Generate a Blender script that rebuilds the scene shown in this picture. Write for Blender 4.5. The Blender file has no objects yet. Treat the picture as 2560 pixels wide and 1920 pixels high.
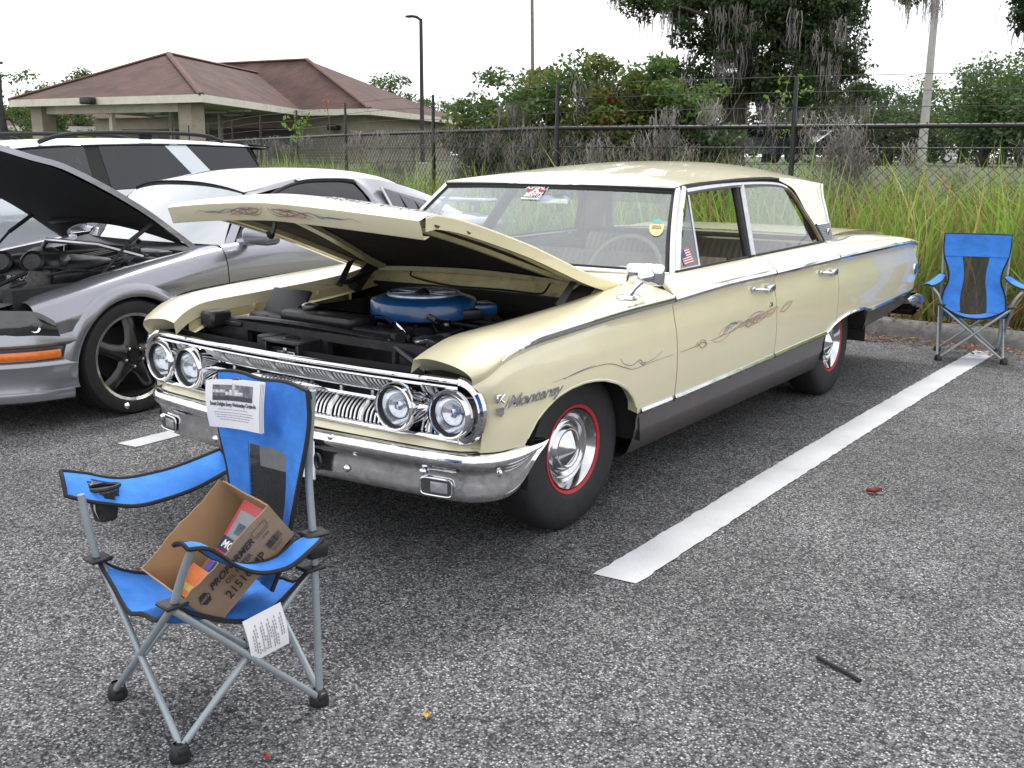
import bpy, bmesh, math, random
from mathutils import Vector, Matrix
random.seed(7)
R = math.radians
sc = bpy.context.scene
COL = sc.collection

# ------------------------------------------------------------------ camera
cam_d = bpy.data.cameras.new('camera'); cam = bpy.data.objects.new('camera', cam_d); COL.objects.link(cam)
CP = Vector((3.0187, -2.5518, 1.4872)); yaw, pitch, roll = 0.621095, -0.216547, 0.005871
fw = Vector((-math.sin(yaw)*math.cos(pitch), math.cos(yaw)*math.cos(pitch), math.sin(pitch)))
rt = Vector((math.cos(yaw), math.sin(yaw), 0)); up = rt.cross(fw)
r2 = math.cos(roll)*rt + math.sin(roll)*up; u2 = -math.sin(roll)*rt + math.cos(roll)*up
mw = Matrix((r2, u2, -fw)).transposed().to_4x4(); mw.translation = CP
cam.matrix_world = mw
cam_d.sensor_fit = 'HORIZONTAL'; cam_d.sensor_width = 36; cam_d.lens = 36*2603.52/2560
cam_d.clip_start = 0.05; cam_d.clip_end = 2000
sc.camera = cam

# ------------------------------------------------------------------ sky and sun (bright overcast, sun behind thin cloud beyond the trees)
SUN_EL, SUN_AZ = R(58), R(-28)          # azimuth from +Y towards +X
world = bpy.data.worlds.new('World'); sc.world = world; world.use_nodes = True
nt = world.node_tree; nt.nodes.clear()
out = nt.nodes.new('ShaderNodeOutputWorld'); bg = nt.nodes.new('ShaderNodeBackground')
sky = nt.nodes.new('ShaderNodeTexSky'); sky.sky_type = 'NISHITA'; sky.sun_disc = False
sky.sun_elevation = SUN_EL; sky.sun_rotation = SUN_AZ; sky.dust_density = 3; sky.altitude = 10
tc = nt.nodes.new('ShaderNodeTexCoord'); nz = nt.nodes.new('ShaderNodeTexNoise'); rp = nt.nodes.new('ShaderNodeValToRGB')
nz.inputs['Scale'].default_value = 2.2; nz.inputs['Detail'].default_value = 6; nz.inputs['Roughness'].default_value = .55
rp.color_ramp.elements[0].position = .30; rp.color_ramp.elements[0].color = (8.5, 8.9, 9.6, 1)
rp.color_ramp.elements[1].position = .62; rp.color_ramp.elements[1].color = (12.6, 12.6, 12.7, 1)
mx = nt.nodes.new('ShaderNodeMixRGB'); mx.inputs[0].default_value = .86
nt.links.new(tc.outputs['Generated'], nz.inputs['Vector']); nt.links.new(nz.outputs['Fac'], rp.inputs[0])
nt.links.new(sky.outputs[0], mx.inputs[1]); nt.links.new(rp.outputs[0], mx.inputs[2])
nt.links.new(mx.outputs[0], bg.inputs[0]); bg.inputs[1].default_value = .105
nt.links.new(bg.outputs[0], out.inputs[0])
sun_d = bpy.data.lights.new('sun', 'SUN'); sun = bpy.data.objects.new('sun', sun_d); COL.objects.link(sun)
sun_d.energy = 1.5; sun_d.angle = R(14); sun_d.color = (1, .975, .94)
sd = Vector((math.sin(SUN_AZ)*math.cos(SUN_EL), math.cos(SUN_AZ)*math.cos(SUN_EL), math.sin(SUN_EL)))
sun.rotation_euler = sd.to_track_quat('Z', 'Y').to_euler(); sun.location = (0, 0, 30)
vs = sc.view_settings; vs.view_transform = 'Standard'; vs.look = 'None'; vs.exposure = 0.65; vs.gamma = 1
vs.use_curve_mapping = False
sc.cycles.max_bounces = 8; sc.cycles.transparent_max_bounces = 24; sc.cycles.caustics_reflective = False; sc.cycles.caustics_refractive = False

# ------------------------------------------------------------------ helpers: shapes are (verts, faces)
def V(*a): return Vector(a)
def lerp(a, b, t): return a+(b-a)*t
def itp(tab, t):
    if t <= tab[0][0]: return tab[0][1]
    for (a, b), (c, d) in zip(tab, tab[1:]):
        if t <= c: return b+(d-b)*(t-a)/(c-a)
    return tab[-1][1]
def smt(tab, t):          # smooth (monotone-ish cosine-free hermite) table lookup
    n = len(tab)
    if t <= tab[0][0]: return tab[0][1]
    if t >= tab[-1][0]: return tab[-1][1]
    for i in range(n-1):
        if t <= tab[i+1][0]:
            x0, y0 = tab[i]; x1, y1 = tab[i+1]; h = x1-x0
            m0 = (y1-tab[i-1][1])/(x1-tab[i-1][0]) if i > 0 else (y1-y0)/h
            m1 = (tab[i+2][1]-y0)/(tab[i+2][0]-x0) if i < n-2 else (y1-y0)/h
            s = (t-x0)/h
            return y0*(2*s**3-3*s*s+1)+m0*h*(s**3-2*s*s+s)+y1*(3*s*s-2*s**3)+m1*h*(s**3-s*s)
def crom(pts, n=6, closed=False):
    pts = [Vector(p) for p in pts]; N = len(pts); o = []
    rng = range(N if closed else N-1)
    for i in rng:
        g = (lambda k: pts[k % N]) if closed else (lambda k: pts[min(max(k, 0), N-1)])
        p0, p1, p2, p3 = g(i-1), g(i), g(i+1), g(i+2)
        for k in range(n):
            t = k/n
            o.append(.5*((2*p1)+(p2-p0)*t+(2*p0-5*p1+4*p2-p3)*t*t+(3*p1-p0-3*p2+p3)*t**3))
    if not closed: o.append(pts[-1])
    return o
def grid(P, closeu=False, closev=False):
    nu, nv = len(P), len(P[0]); vs_ = [tuple(p) for r in P for p in r]; fs = []
    for i in range(nu if closeu else nu-1):
        for j in range(nv if closev else nv-1):
            a, b = i, (i+1) % nu; c, d = j, (j+1) % nv
            fs.append((a*nv+c, b*nv+c, b*nv+d, a*nv+d))
    return vs_, fs
def loft(rows, nu=5, nv=5):
    rows = [crom(r, nv) for r in rows]
    cols = [crom([r[j] for r in rows], nu) for j in range(len(rows[0]))]
    return grid([[c[i] for c in cols] for i in range(len(cols[0]))])
def join(*L):
    vs_, fs = [], []
    for v, f in L:
        o = len(vs_); vs_ += list(v); fs += [tuple(i+o for i in q) for q in f]
    return vs_, fs
def xf(m, vf): return [tuple(m @ Vector(p)) for p in vf[0]], vf[1]
def mirx(vf, cx=0): return [(2*cx-p[0], p[1], p[2]) for p in vf[0]], [tuple(reversed(f)) for f in vf[1]]
def box(c, s, b=0, seg=1, rot=None):
    if b <= 0:
        vs_ = [(x*s[0]/2, y*s[1]/2, z*s[2]/2) for x in (-1, 1) for y in (-1, 1) for z in (-1, 1)]
        fs = [(0, 1, 3, 2), (4, 6, 7, 5), (0, 4, 5, 1), (2, 3, 7, 6), (0, 2, 6, 4), (1, 5, 7, 3)]
    else:
        bm = bmesh.new(); bmesh.ops.create_cube(bm, size=1)
        for v in bm.verts: v.co = V(v.co.x*s[0], v.co.y*s[1], v.co.z*s[2])
        bmesh.ops.bevel(bm, geom=bm.edges[:], offset=min(b, min(s)*.49), segments=seg, affect='EDGES', profile=.5)
        bm.verts.index_update(); vs_ = [tuple(v.co) for v in bm.verts]; fs = [tuple(v.index for v in f.verts) for f in bm.faces]; bm.free()
    m = Matrix.Translation(c)
    if rot is not None: m = m @ (rot.to_4x4() if hasattr(rot, 'to_4x4') else rot)
    return xf(m, (vs_, fs))
def frame(d):
    d = d.normalized(); a = V(0, 0, 1) if abs(d.z) < .9 else V(1, 0, 0)
    x = d.cross(a).normalized(); return x, d.cross(x).normalized()
def tube(pts, r, n=8, cap=True, flat=None):
    pts = [Vector(p) for p in pts]; N = len(pts); rows = []
    rr = r if isinstance(r, (list, tuple)) else [r]*N
    x, y = frame(pts[1]-pts[0])
    for i, p in enumerate(pts):
        d = (pts[min(i+1, N-1)]-pts[max(i-1, 0)])
        if d.length < 1e-9: d = V(0, 0, 1)
        d.normalize(); x = (x-d*x.dot(d))
        if x.length < 1e-6: x = frame(d)[0]
        x.normalize(); y = d.cross(x)
        rows.append([p+(x*math.cos(2*math.pi*k/n)+y*math.sin(2*math.pi*k/n)*(flat or 1))*rr[i] for k in range(n)])
    v, f = grid(rows, closev=True)
    if cap: f = f+[tuple(range(n))[::-1], tuple(range((N-1)*n, N*n))]
    return v, f
def lathe(prof, c=(0, 0, 0), ax=(0, 0, 1), n=24, cap=False):
    c = Vector(c); ax = Vector(ax).normalized(); x, y = frame(ax)
    rows = [[c+ax*h+(x*math.cos(2*math.pi*k/n)+y*math.sin(2*math.pi*k/n))*r for k in range(n)] for r, h in prof]
    v, f = grid(rows, closev=True)
    if cap: f = f+[tuple(range(n))[::-1], tuple(range((len(prof)-1)*n, len(prof)*n))]
    return v, f
def cyl(a, b, r, n=12): return tube([a, b], r, n)
def prism(poly, d):        # poly: planar 3D points, extruded by vector d
    d = Vector(d); n = len(poly); a = [Vector(p) for p in poly]; vs_ = [tuple(p) for p in a]+[tuple(p+d) for p in a]
    return vs_, [tuple(range(n))[::-1], tuple(range(n, 2*n))]+[(i, (i+1) % n, n+(i+1) % n, n+i) for i in range(n)]
def ribbon(pts, w, nrm):   # flat band following pts, width vector along cross(tangent, nrm)
    pts = [Vector(p) for p in pts]; N = len(pts); rows = []
    ww = w if isinstance(w, (list, tuple)) else [w]*N
    for i, p in enumerate(pts):
        d = (pts[min(i+1, N-1)]-pts[max(i-1, 0)]).normalized(); nn = nrm(p) if callable(nrm) else Vector(nrm)
        s = d.cross(nn).normalized()*ww[i]/2; rows.append([p-s, p+s])
    return grid(rows)
def solid(vf, t):          # give an open sheet a thickness (along -normal)
    me = bpy.data.meshes.new('t'); me.from_pydata([tuple(p) for p in vf[0]], [], vf[1]); bm = bmesh.new(); bm.from_mesh(me); bpy.data.meshes.remove(me)
    bmesh.ops.recalc_face_normals(bm, faces=bm.faces[:]); bmesh.ops.solidify(bm, geom=bm.faces[:], thickness=t)
    bm.verts.index_update(); o = [tuple(v.co) for v in bm.verts], [tuple(v.index for v in f.verts) for f in bm.faces]; bm.free(); return o
def mesh(vf, mat, name='m', smooth=True, ang=38):
    me = bpy.data.meshes.new(name); me.from_pydata([tuple(p) for p in vf[0]], [], vf[1])
    for m in (mat if isinstance(mat, (list, tuple)) else [mat]): me.materials.append(m)
    if smooth:
        me.polygons.foreach_set('use_smooth', [True]*len(me.polygons)); me.set_sharp_from_angle(angle=R(ang))
    me.update(); return me
ROOTM = {}
def thing(name, label, cat, loc=(0, 0, 0), rz=0, group=None):
    o = bpy.data.objects.new(name, None); COL.objects.link(o); o.empty_display_size = .2
    o.location = loc; o.rotation_euler = (0, 0, rz); o['label'] = label; o['category'] = cat
    if group: o['group'] = group
    ROOTM[o.name] = Matrix.Translation(loc) @ Matrix.Rotation(rz, 4, 'Z'); return o
def put(name, vf, mat, parent=None, smooth=True, ang=38, world=True, label=None):
    me = vf if isinstance(vf, bpy.types.Mesh) else mesh(vf, mat, name, smooth, ang)
    o = bpy.data.objects.new(name, me); COL.objects.link(o)
    if parent is not None:
        o.parent = parent
        if world and parent.name in ROOTM: o.matrix_parent_inverse = ROOTM[parent.name].inverted()
    if label: o['label'] = label
    return o
def tag(o, label, cat, group=None):
    o['label'] = label; o['category'] = cat
    if group: o['group'] = group
    return o
def struct(name, vf, mat, smooth=False, kind='structure'):
    o = put(name, vf, mat, smooth=smooth); o['kind'] = kind; return o
def text_vf(s, size, shear=0, extrude=0, sx=1, bold=0, space=1):
    cu = bpy.data.curves.new('t', 'FONT'); cu.body = s; cu.size = size; cu.shear = shear; cu.extrude = extrude
    cu.align_x = 'CENTER'; cu.align_y = 'CENTER'; cu.offset = bold; cu.resolution_u = 3; cu.space_character = space
    ob = bpy.data.objects.new('t', cu); me = ob.to_mesh()
    vf = [(v.co.x*sx, v.co.y, v.co.z) for v in me.vertices], [tuple(p.vertices) for p in me.polygons]
    ob.to_mesh_clear(); bpy.data.objects.remove(ob); bpy.data.curves.remove(cu); return vf
def basis(o, x, y, z=None):
    x = Vector(x).normalized(); y = Vector(y); z = x.cross(y).normalized() if z is None else Vector(z).normalized(); y = z.cross(x).normalized()
    m = Matrix((x, y, z)).transposed().to_4x4(); m.translation = Vector(o); return m

# ------------------------------------------------------------------ materials
MATS = {}
def nodes(name):
    m = bpy.data.materials.new(name); m.use_nodes = True; t = m.node_tree; b = t.nodes['Principled BSDF']; return m, t, b
def N(t, ty, **k):
    n = t.nodes.new(ty)
    for a, b in k.items():
        if a in n.inputs: n.inputs[a].default_value = b
        else: setattr(n, a, b)
    return n
def pm(name, col, rough=.5, metal=0, coat=0, noise=0, nscale=8, bump=0, bscale=40, spec=.5, trans=0, sheen=0, dirt=None, emit=None):
    """principled with a little procedural variation: noise = +- value variation, bump = fine relief, dirt = (colour, amount, scale)"""
    m, t, b = nodes(name); L = t.links.new
    b.inputs['Roughness'].default_value = rough; b.inputs['Metallic'].default_value = metal
    b.inputs['Coat Weight'].default_value = coat; b.inputs['Coat Roughness'].default_value = .04
    b.inputs['Specular IOR Level'].default_value = spec; b.inputs['Transmission Weight'].default_value = trans
    c = (*col, 1); b.inputs['Base Color'].default_value = c
    tcn = N(t, 'ShaderNodeTexCoord'); cur = None
    if noise:
        n = N(t, 'ShaderNodeTexNoise', Scale=nscale, Detail=5.0, Roughness=.6); L(tcn.outputs['Object'], n.inputs['Vector'])
        r = N(t, 'ShaderNodeValToRGB'); e = r.color_ramp.elements
        e[0].position = .3; e[0].color = (*[x*(1-noise) for x in col], 1); e[1].position = .7; e[1].color = (*[min(1, x*(1+noise)) for x in col], 1)
        L(n.outputs['Fac'], r.inputs[0]); cur = r.outputs[0]; L(cur, b.inputs['Base Color'])
    if dirt:
        dc, am, ds = dirt
        n = N(t, 'ShaderNodeTexNoise', Scale=ds, Detail=8.0, Roughness=.7); L(tcn.outputs['Object'], n.inputs['Vector'])
        r = N(t, 'ShaderNodeValToRGB'); e = r.color_ramp.elements; e[0].position = .55; e[0].color = (0, 0, 0, 1); e[1].position = .72; e[1].color = (am, am, am, 1)
        L(n.outputs['Fac'], r.inputs[0]); mxx = N(t, 'ShaderNodeMixRGB'); L(r.outputs[0], mxx.inputs[0])
        if cur is None: mxx.inputs[1].default_value = c
        else: L(cur, mxx.inputs[1])
        mxx.inputs[2].default_value = (*dc, 1); L(mxx.outputs[0], b.inputs['Base Color'])
    if bump:
        n = N(t, 'ShaderNodeTexNoise', Scale=bscale, Detail=4.0); L(tcn.outputs['Object'], n.inputs['Vector'])
        bn = N(t, 'ShaderNodeBump', Strength=bump, Distance=.01); L(n.outputs['Fac'], bn.inputs['Height']); L(bn.outputs[0], b.inputs['Normal'])
    if emit: b.inputs['Emission Color'].default_value = (*emit[0], 1); b.inputs['Emission Strength'].default_value = emit[1]
    MATS[name] = m; return m
def glass(name, tint, rough=.0, refl=1.0, base=.04, haze=0.0):
    """thin pane: clear tinted straight-through light plus mirror reflection by facing angle"""
    m = bpy.data.materials.new(name); m.use_nodes = True; t = m.node_tree; t.nodes.clear(); L = t.links.new
    o = N(t, 'ShaderNodeOutputMaterial'); tr = N(t, 'ShaderNodeBsdfTransparent'); tr.inputs[0].default_value = (*tint, 1)
    gl = N(t, 'ShaderNodeBsdfGlossy'); gl.inputs['Roughness'].default_value = rough; gl.inputs[0].default_value = (.95, .97, 1, 1)
    fr = N(t, 'ShaderNodeFresnel'); ge = N(t, 'ShaderNodeNewGeometry'); mi = N(t, 'ShaderNodeMath', operation='MULTIPLY_ADD'); mi.inputs[1].default_value = -.83333; mi.inputs[2].default_value = 1.5
    L(ge.outputs['Backfacing'], mi.inputs[0]); L(mi.outputs[0], fr.inputs['IOR'])
    ml = N(t, 'ShaderNodeMath', operation='MULTIPLY_ADD'); ml.inputs[1].default_value = refl; ml.inputs[2].default_value = base; ml.use_clamp = True
    L(fr.outputs[0], ml.inputs[0]); mx_ = N(t, 'ShaderNodeMixShader'); L(ml.outputs[0], mx_.inputs[0]); L(tr.outputs[0], mx_.inputs[1]); L(gl.outputs[0], mx_.inputs[2])
    last = mx_
    if haze:
        df = N(t, 'ShaderNodeBsdfDiffuse'); df.inputs[0].default_value = (.62, .68, .68, 1); tcn = N(t, 'ShaderNodeTexCoord')  # pale diffuse layer mixed over the pane, uneven by noise
        nn = N(t, 'ShaderNodeTexNoise', Scale=3.0, Detail=6.0); L(tcn.outputs['Object'], nn.inputs['Vector'])
        mm = N(t, 'ShaderNodeMath', operation='MULTIPLY'); mm.inputs[1].default_value = haze*2; L(nn.outputs['Fac'], mm.inputs[0])
        m2 = N(t, 'ShaderNodeMixShader'); L(mm.outputs[0], m2.inputs[0]); L(mx_.outputs[0], m2.inputs[1]); L(df.outputs[0], m2.inputs[2]); last = m2
    L(last.outputs[0], o.inputs[0]); MATS[name] = m; return m
cream = pm('cream_paint', (.73, .674, .462), .32, coat=.9, noise=.035, nscale=3, dirt=((.45, .37, .22), .10, 14))
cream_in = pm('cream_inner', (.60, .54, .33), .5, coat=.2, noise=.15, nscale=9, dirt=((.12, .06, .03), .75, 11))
chrome = pm('chrome', (.74, .74, .76), .06, 1, noise=.06, nscale=20, bump=.015, bscale=9)
chrome_old = pm('chrome_weathered', (.78, .77, .78), .13, 1, noise=.22, nscale=26, bump=.07, bscale=60, dirt=((.42, .41, .42), .5, 38))
steel = pm('brushed_metal', (.52, .52, .54), .32, 1, noise=.1, nscale=30)
blackp = pm('black_engine_paint', (.014, .014, .016), .42, noise=.5, nscale=14, bump=.15, bscale=40, dirt=((.07, .06, .055), .5, 16))
blackm = pm('black_matte', (.012, .012, .013), .75, noise=.3, nscale=20)
undr = pm('underbody', (.010, .010, .011), .85, noise=.3, nscale=6)
rubber = pm('tyre_rubber', (.014, .014, .015), .62, noise=.35, nscale=24, bump=.1, bscale=70)
redline = pm('red_tyre_line', (.42, .015, .03), .5, noise=.15, nscale=30)
rockerp = pm('dark_rocker', (.045, .036, .037), .38, coat=.25, noise=.15, nscale=7, dirt=((.10, .09, .085), .4, 12))
bluecan = pm('blue_enamel', (.008, .075, .23), .3, coat=.5, noise=.18, nscale=9, dirt=((.02, .03, .05), .5, 15))
bluetop = pm('worn_blue_lid', (.34, .42, .52), .26, .6, coat=.3, noise=.35, nscale=12, dirt=((.16, .05, .03), .8, 20))
insul = pm('hood_insulation', (.020, .015, .013), .95, noise=.4, nscale=14, bump=.5, bscale=90)
glass_ws = glass('windshield_glass', (.82, .90, .87), refl=1.8, base=.085, haze=.07)
glass_cl = glass('clear_glass', (.88, .93, .91), refl=1.0, base=.03)
glass_dk = glass('privacy_glass', (.035, .04, .045), refl=.95, base=.02)
glass_md = glass('tinted_glass', (.30, .36, .35), refl=1.0, base=.03)
glass_mu = glass('coupe_windshield_glass', (.42, .50, .50), refl=1.9, base=.36, haze=.06)
seatv = pm('seat_vinyl', (.36, .32, .26), .5, noise=.12, nscale=7, bump=.1, bscale=60)
seatd = pm('rear_seat_vinyl', (.20, .17, .135), .5, noise=.15, nscale=7)
dashv = pm('dash_vinyl', (.42, .50, .47), .5, noise=.1)
trimi = pm('interior_trim', (.22, .20, .17), .6, noise=.1)
ink = pm('dark_ink', (.02, .02, .022), .7, noise=.1)
pin_b = pm('pinstripe_blue', (.07, .12, .22), .4, noise=.1); pin_m = pm('pinstripe_maroon', (.26, .10, .07), .4, noise=.1); pin_o = pm('pinstripe_copper', (.42, .21, .08), .4, noise=.1)
white = pm('white_plastic', (.78, .78, .78), .45, noise=.05)
paperm = pm('paper', (.80, .80, .82), .7, noise=.03, nscale=5)
amber = pm('amber_lens', (.75, .17, .015), .2, coat=.6, noise=.12, nscale=40)
satin = pm('satin_aluminium', (.92, .92, .93), .42, 1, noise=.05, nscale=20)
clearl = pm('clear_lens', (.36, .37, .39), .14, .25, coat=1, noise=.15, nscale=50, bump=.35, bscale=55)
reflm = pm('lamp_reflector', (.85, .86, .9), .12, 1, noise=.1, nscale=20)
lensg = glass('headlamp_lens', (.90, .92, .95), rough=.03, refl=1.3, base=.10, haze=.10)
bluef = pm('blue_fabric', (.035, .19, .60), .85, noise=.16, nscale=14, bump=.45, bscale=24)
blackf = pm('black_binding', (.012, .012, .016), .85, noise=.2, bump=.2, bscale=200)
tubeg = pm('grey_tube', (.30, .34, .36), .38, .25, coat=.2, noise=.1, nscale=10)
plasb = pm('black_plastic', (.012, .012, .014), .45, noise=.2)
cardb = pm('cardboard', (.245, .170, .112), .85, noise=.12, nscale=10, bump=.15, bscale=50)
cardi = pm('cardboard_inside', (.31, .195, .105), .85, noise=.12, nscale=8)
greym = pm('gunmetal_paint', (.27, .275, .305), .27, .65, coat=1, noise=.05, nscale=2)
silver = pm('silver_paint', (.56, .59, .62), .26, .5, coat=1, noise=.04, nscale=2)
whitep = pm('white_paint', (.72, .73, .74), .28, 0, coat=1, noise=.03, nscale=2)
darkcar = pm('dark_car_paint', (.012, .016, .02), .22, 0, coat=1, noise=.1, nscale=2)
def mesh_mat(name, col, scale, fill):
    m, t, b = nodes(name); L = t.links.new
    b.inputs['Base Color'].default_value = (*col, 1); b.inputs['Roughness'].default_value = .8
    tcn = N(t, 'ShaderNodeTexCoord'); no = N(t, 'ShaderNodeTexNoise', Scale=40., Detail=2.); L(tcn.outputs['Object'], no.inputs['Vector'])
    mr = N(t, 'ShaderNodeMapRange'); mr.inputs['To Min'].default_value = fill-.06; mr.inputs['To Max'].default_value = fill+.06; L(no.outputs['Fac'], mr.inputs['Value']); L(mr.outputs[0], b.inputs['Alpha'])
    return m
netm = mesh_mat('black_net', (.015, .015, .018), 330, .80)

def asphalt_mat():
    m, t, b = nodes('asphalt'); L = t.links.new; tcn = N(t, 'ShaderNodeTexCoord')
    def vor(s, f='F1'):
        v = N(t, 'ShaderNodeTexVoronoi', feature=f, Scale=s); L(tcn.outputs['Object'], v.inputs['Vector']); return v
    def noi(s, d=4., r=.6):
        v = N(t, 'ShaderNodeTexNoise', Scale=s, Detail=d, Roughness=r); L(tcn.outputs['Object'], v.inputs['Vector']); return v
    def ramp(src, stops):
        r = N(t, 'ShaderNodeValToRGB'); e = r.color_ramp.elements
        while len(e) < len(stops): e.new(.5)
        for q, (p, c) in zip(e, stops): q.position = p; q.color = (c, c, c, 1) if not isinstance(c, tuple) else (*c, 1)
        L(src, r.inputs[0]); return r
    v1 = vor(150.); v2 = vor(92.)
    # stone brightness per cell: each cell's random colour picks pale limestone, grey or dark stone
    s1 = N(t, 'ShaderNodeSeparateColor'); L(v1.outputs['Color'], s1.inputs[0]); s2 = N(t, 'ShaderNodeSeparateColor'); L(v2.outputs['Color'], s2.inputs[0])
    c1 = ramp(s1.outputs[0], [(.0, (.030, .030, .034)), (.40, (.085, .085, .093)), (.64, (.17, .169, .177)), (.85, (.32, .317, .32)), (1., (.55, .545, .54))])
    e1 = ramp(v1.outputs['Distance'], [(.32, 1.), (.66, .26)])
    c2 = ramp(s2.outputs[1], [(.55, 0.), (.82, .30), (1., .55)])
    mm = N(t, 'ShaderNodeMixRGB', blend_type='MULTIPLY'); mm.inputs[0].default_value = 1; L(c1.outputs[0], mm.inputs[1]); L(e1.outputs[0], mm.inputs[2])
    ad = N(t, 'ShaderNodeMixRGB'); L(c2.outputs[0], ad.inputs[0]); L(mm.outputs[0], ad.inputs[1]); ad.inputs[2].default_value = (.22, .215, .21, 1)
    # broad worn / oily patches
    n1 = noi(.55, 6., .62); p1 = ramp(n1.outputs['Fac'], [(.30, .62), (.52, 1.0), (.72, 1.25)])
    n2 = noi(3.3, 5., .65); p2 = ramp(n2.outputs['Fac'], [(.28, .72), (.6, 1.08)])
    a = N(t, 'ShaderNodeMixRGB', blend_type='MULTIPLY'); a.inputs[0].default_value = 1; L(ad.outputs[0], a.inputs[1]); L(p1.outputs[0], a.inputs[2])
    a2 = N(t, 'ShaderNodeMixRGB', blend_type='MULTIPLY'); a2.inputs[0].default_value = 1; L(a.outputs[0], a2.inputs[1]); L(p2.outputs[0], a2.inputs[2])
    L(a2.outputs[0], b.inputs['Base Color']); b.inputs['Roughness'].default_value = .82; b.inputs['Specular IOR Level'].default_value = .35
    bp = N(t, 'ShaderNodeBump', Strength=.9, Distance=.004); inv = N(t, 'ShaderNodeMath', operation='SUBTRACT'); inv.inputs[0].default_value = 1
    L(v1.outputs['Distance'], inv.inputs[1]); L(inv.outputs[0], bp.inputs['Height']); L(bp.outputs[0], b.inputs['Normal'])
    return m
asphalt = asphalt_mat()
def line_mat():
    m, t, b = nodes('road_paint'); L = t.links.new; tcn = N(t, 'ShaderNodeTexCoord')
    n = N(t, 'ShaderNodeTexNoise', Scale=55., Detail=6., Roughness=.7); L(tcn.outputs['Object'], n.inputs['Vector'])
    r = N(t, 'ShaderNodeValToRGB'); e = r.color_ramp.elements; e[0].position = .26; e[0].color = (.16, .16, .16, 1); e[1].position = .36; e[1].color = (.52, .53, .55, 1)
    n2 = N(t, 'ShaderNodeTexNoise', Scale=3., Detail=4.); L(tcn.outputs['Object'], n2.inputs['Vector'])
    r2_ = N(t, 'ShaderNodeValToRGB'); e = r2_.color_ramp.elements; e[0].position = .3; e[0].color = (.82, .82, .82, 1); e[1].position = .6; e[1].color = (1, 1, 1, 1)
    mm = N(t, 'ShaderNodeMixRGB', blend_type='MULTIPLY'); mm.inputs[0].default_value = 1; L(n.outputs['Fac'], r.inputs[0]); L(n2.outputs['Fac'], r2_.inputs[0]); L(r.outputs[0], mm.inputs[1]); L(r2_.outputs[0], mm.inputs[2])
    L(mm.outputs[0], b.inputs['Base Color']); b.inputs['Roughness'].default_value = .7
    v = N(t, 'ShaderNodeTexVoronoi', Scale=105.); L(tcn.outputs['Object'], v.inputs['Vector']); bp = N(t, 'ShaderNodeBump', Strength=.5, Distance=.003, invert=True); L(v.outputs['Distance'], bp.inputs['Height']); L(bp.outputs[0], b.inputs['Normal'])
    return m
linem = line_mat()

# ------------------------------------------------------------------ ground
earth = pm('earth', (.10, .085, .05), .95, noise=.4, nscale=1.5, bump=.5, bscale=12, dirt=((.07, .10, .03), .8, .9))
lawn = pm('far_lawn', (.055, .072, .03), .95, noise=.3, nscale=.6, bump=.4, bscale=10)
struct('asphalt_ground', ([(-60, -40, 0), (40, -40, 0), (40, 6.5, 0), (-60, 6.5, 0)], [(0, 1, 2, 3)]), asphalt)
def gz(y): return smt([(6.4, -.02), (8.5, .02), (12, .2), (22, .85), (36, 1.15), (60, 1.15), (400, 1.15)], y)
ys = [6.3, 7, 8, 9, 10, 12, 14, 17, 20, 24, 28, 32, 36, 50, 80, 140, 300, 700]
struct('terrain', grid([[V(x, y, gz(y)+(random.uniform(-.03, .03) if 6.6 < y < 30 else 0)) for x in [-700, -300, -120, -60]+list(range(-40, 31, 3))+[60, 150, 400, 700]] for y in ys]), [lawn], True)
struct('soil_bed', grid([[V(x, y, gz(y)+.012+random.uniform(0, .03)) for x in [q*.5 for q in range(-44, 26)]] for y in (6.52, 6.8, 7.2, 7.7, 8.2, 8.7, 9.2)]), earth, True)
# parking lines: slightly ragged painted edges
def stripe(pts, w, label):
    rows = []; pts = [Vector(p) for p in pts]
    n = int((pts[-1]-pts[0]).length/.035)
    for i in range(n+1):
        p = pts[0].lerp(pts[-1], i/n); bow = .02*math.sin(i/n*math.pi*1.0)
        e1, e2 = random.uniform(-.004, .004), random.uniform(-.004, .004)
        rows.append([V(p.x-w/2+e1-bow, p.y, .004), V(p.x+w/2+e2-bow, p.y+.015, .004)])
    o = struct('parking_line', grid(rows), linem); return o
stripe([(1.285, .505, 0), (1.365, 6.2, 0)], .168, '')
stripe([(-1.64, .515, 0), (-1.62, 6.2, 0)], .135, '')
stripe([(-4.58, .52, 0), (-4.56, 6.2, 0)], .135, '')
# low asphalt kerb berm behind the stalls
kerbm = pm('worn_kerb', (.15, .145, .135), .9, noise=.35, nscale=9, bump=.6, bscale=40, dirt=((.05, .045, .035), .8, 5))
prof = [(6.34, -.005), (6.37, .06), (6.41, .115), (6.46, .14), (6.54, .14), (6.60, .10), (6.64, -.01)]
struct('kerb', grid([[V(-22+i*.25, y+random.uniform(-.006, .006)-.017*(-22+i*.25), z*(1+random.uniform(-.08, .08))) for y, z in prof] for i in range(140)]), kerbm, True)

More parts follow.
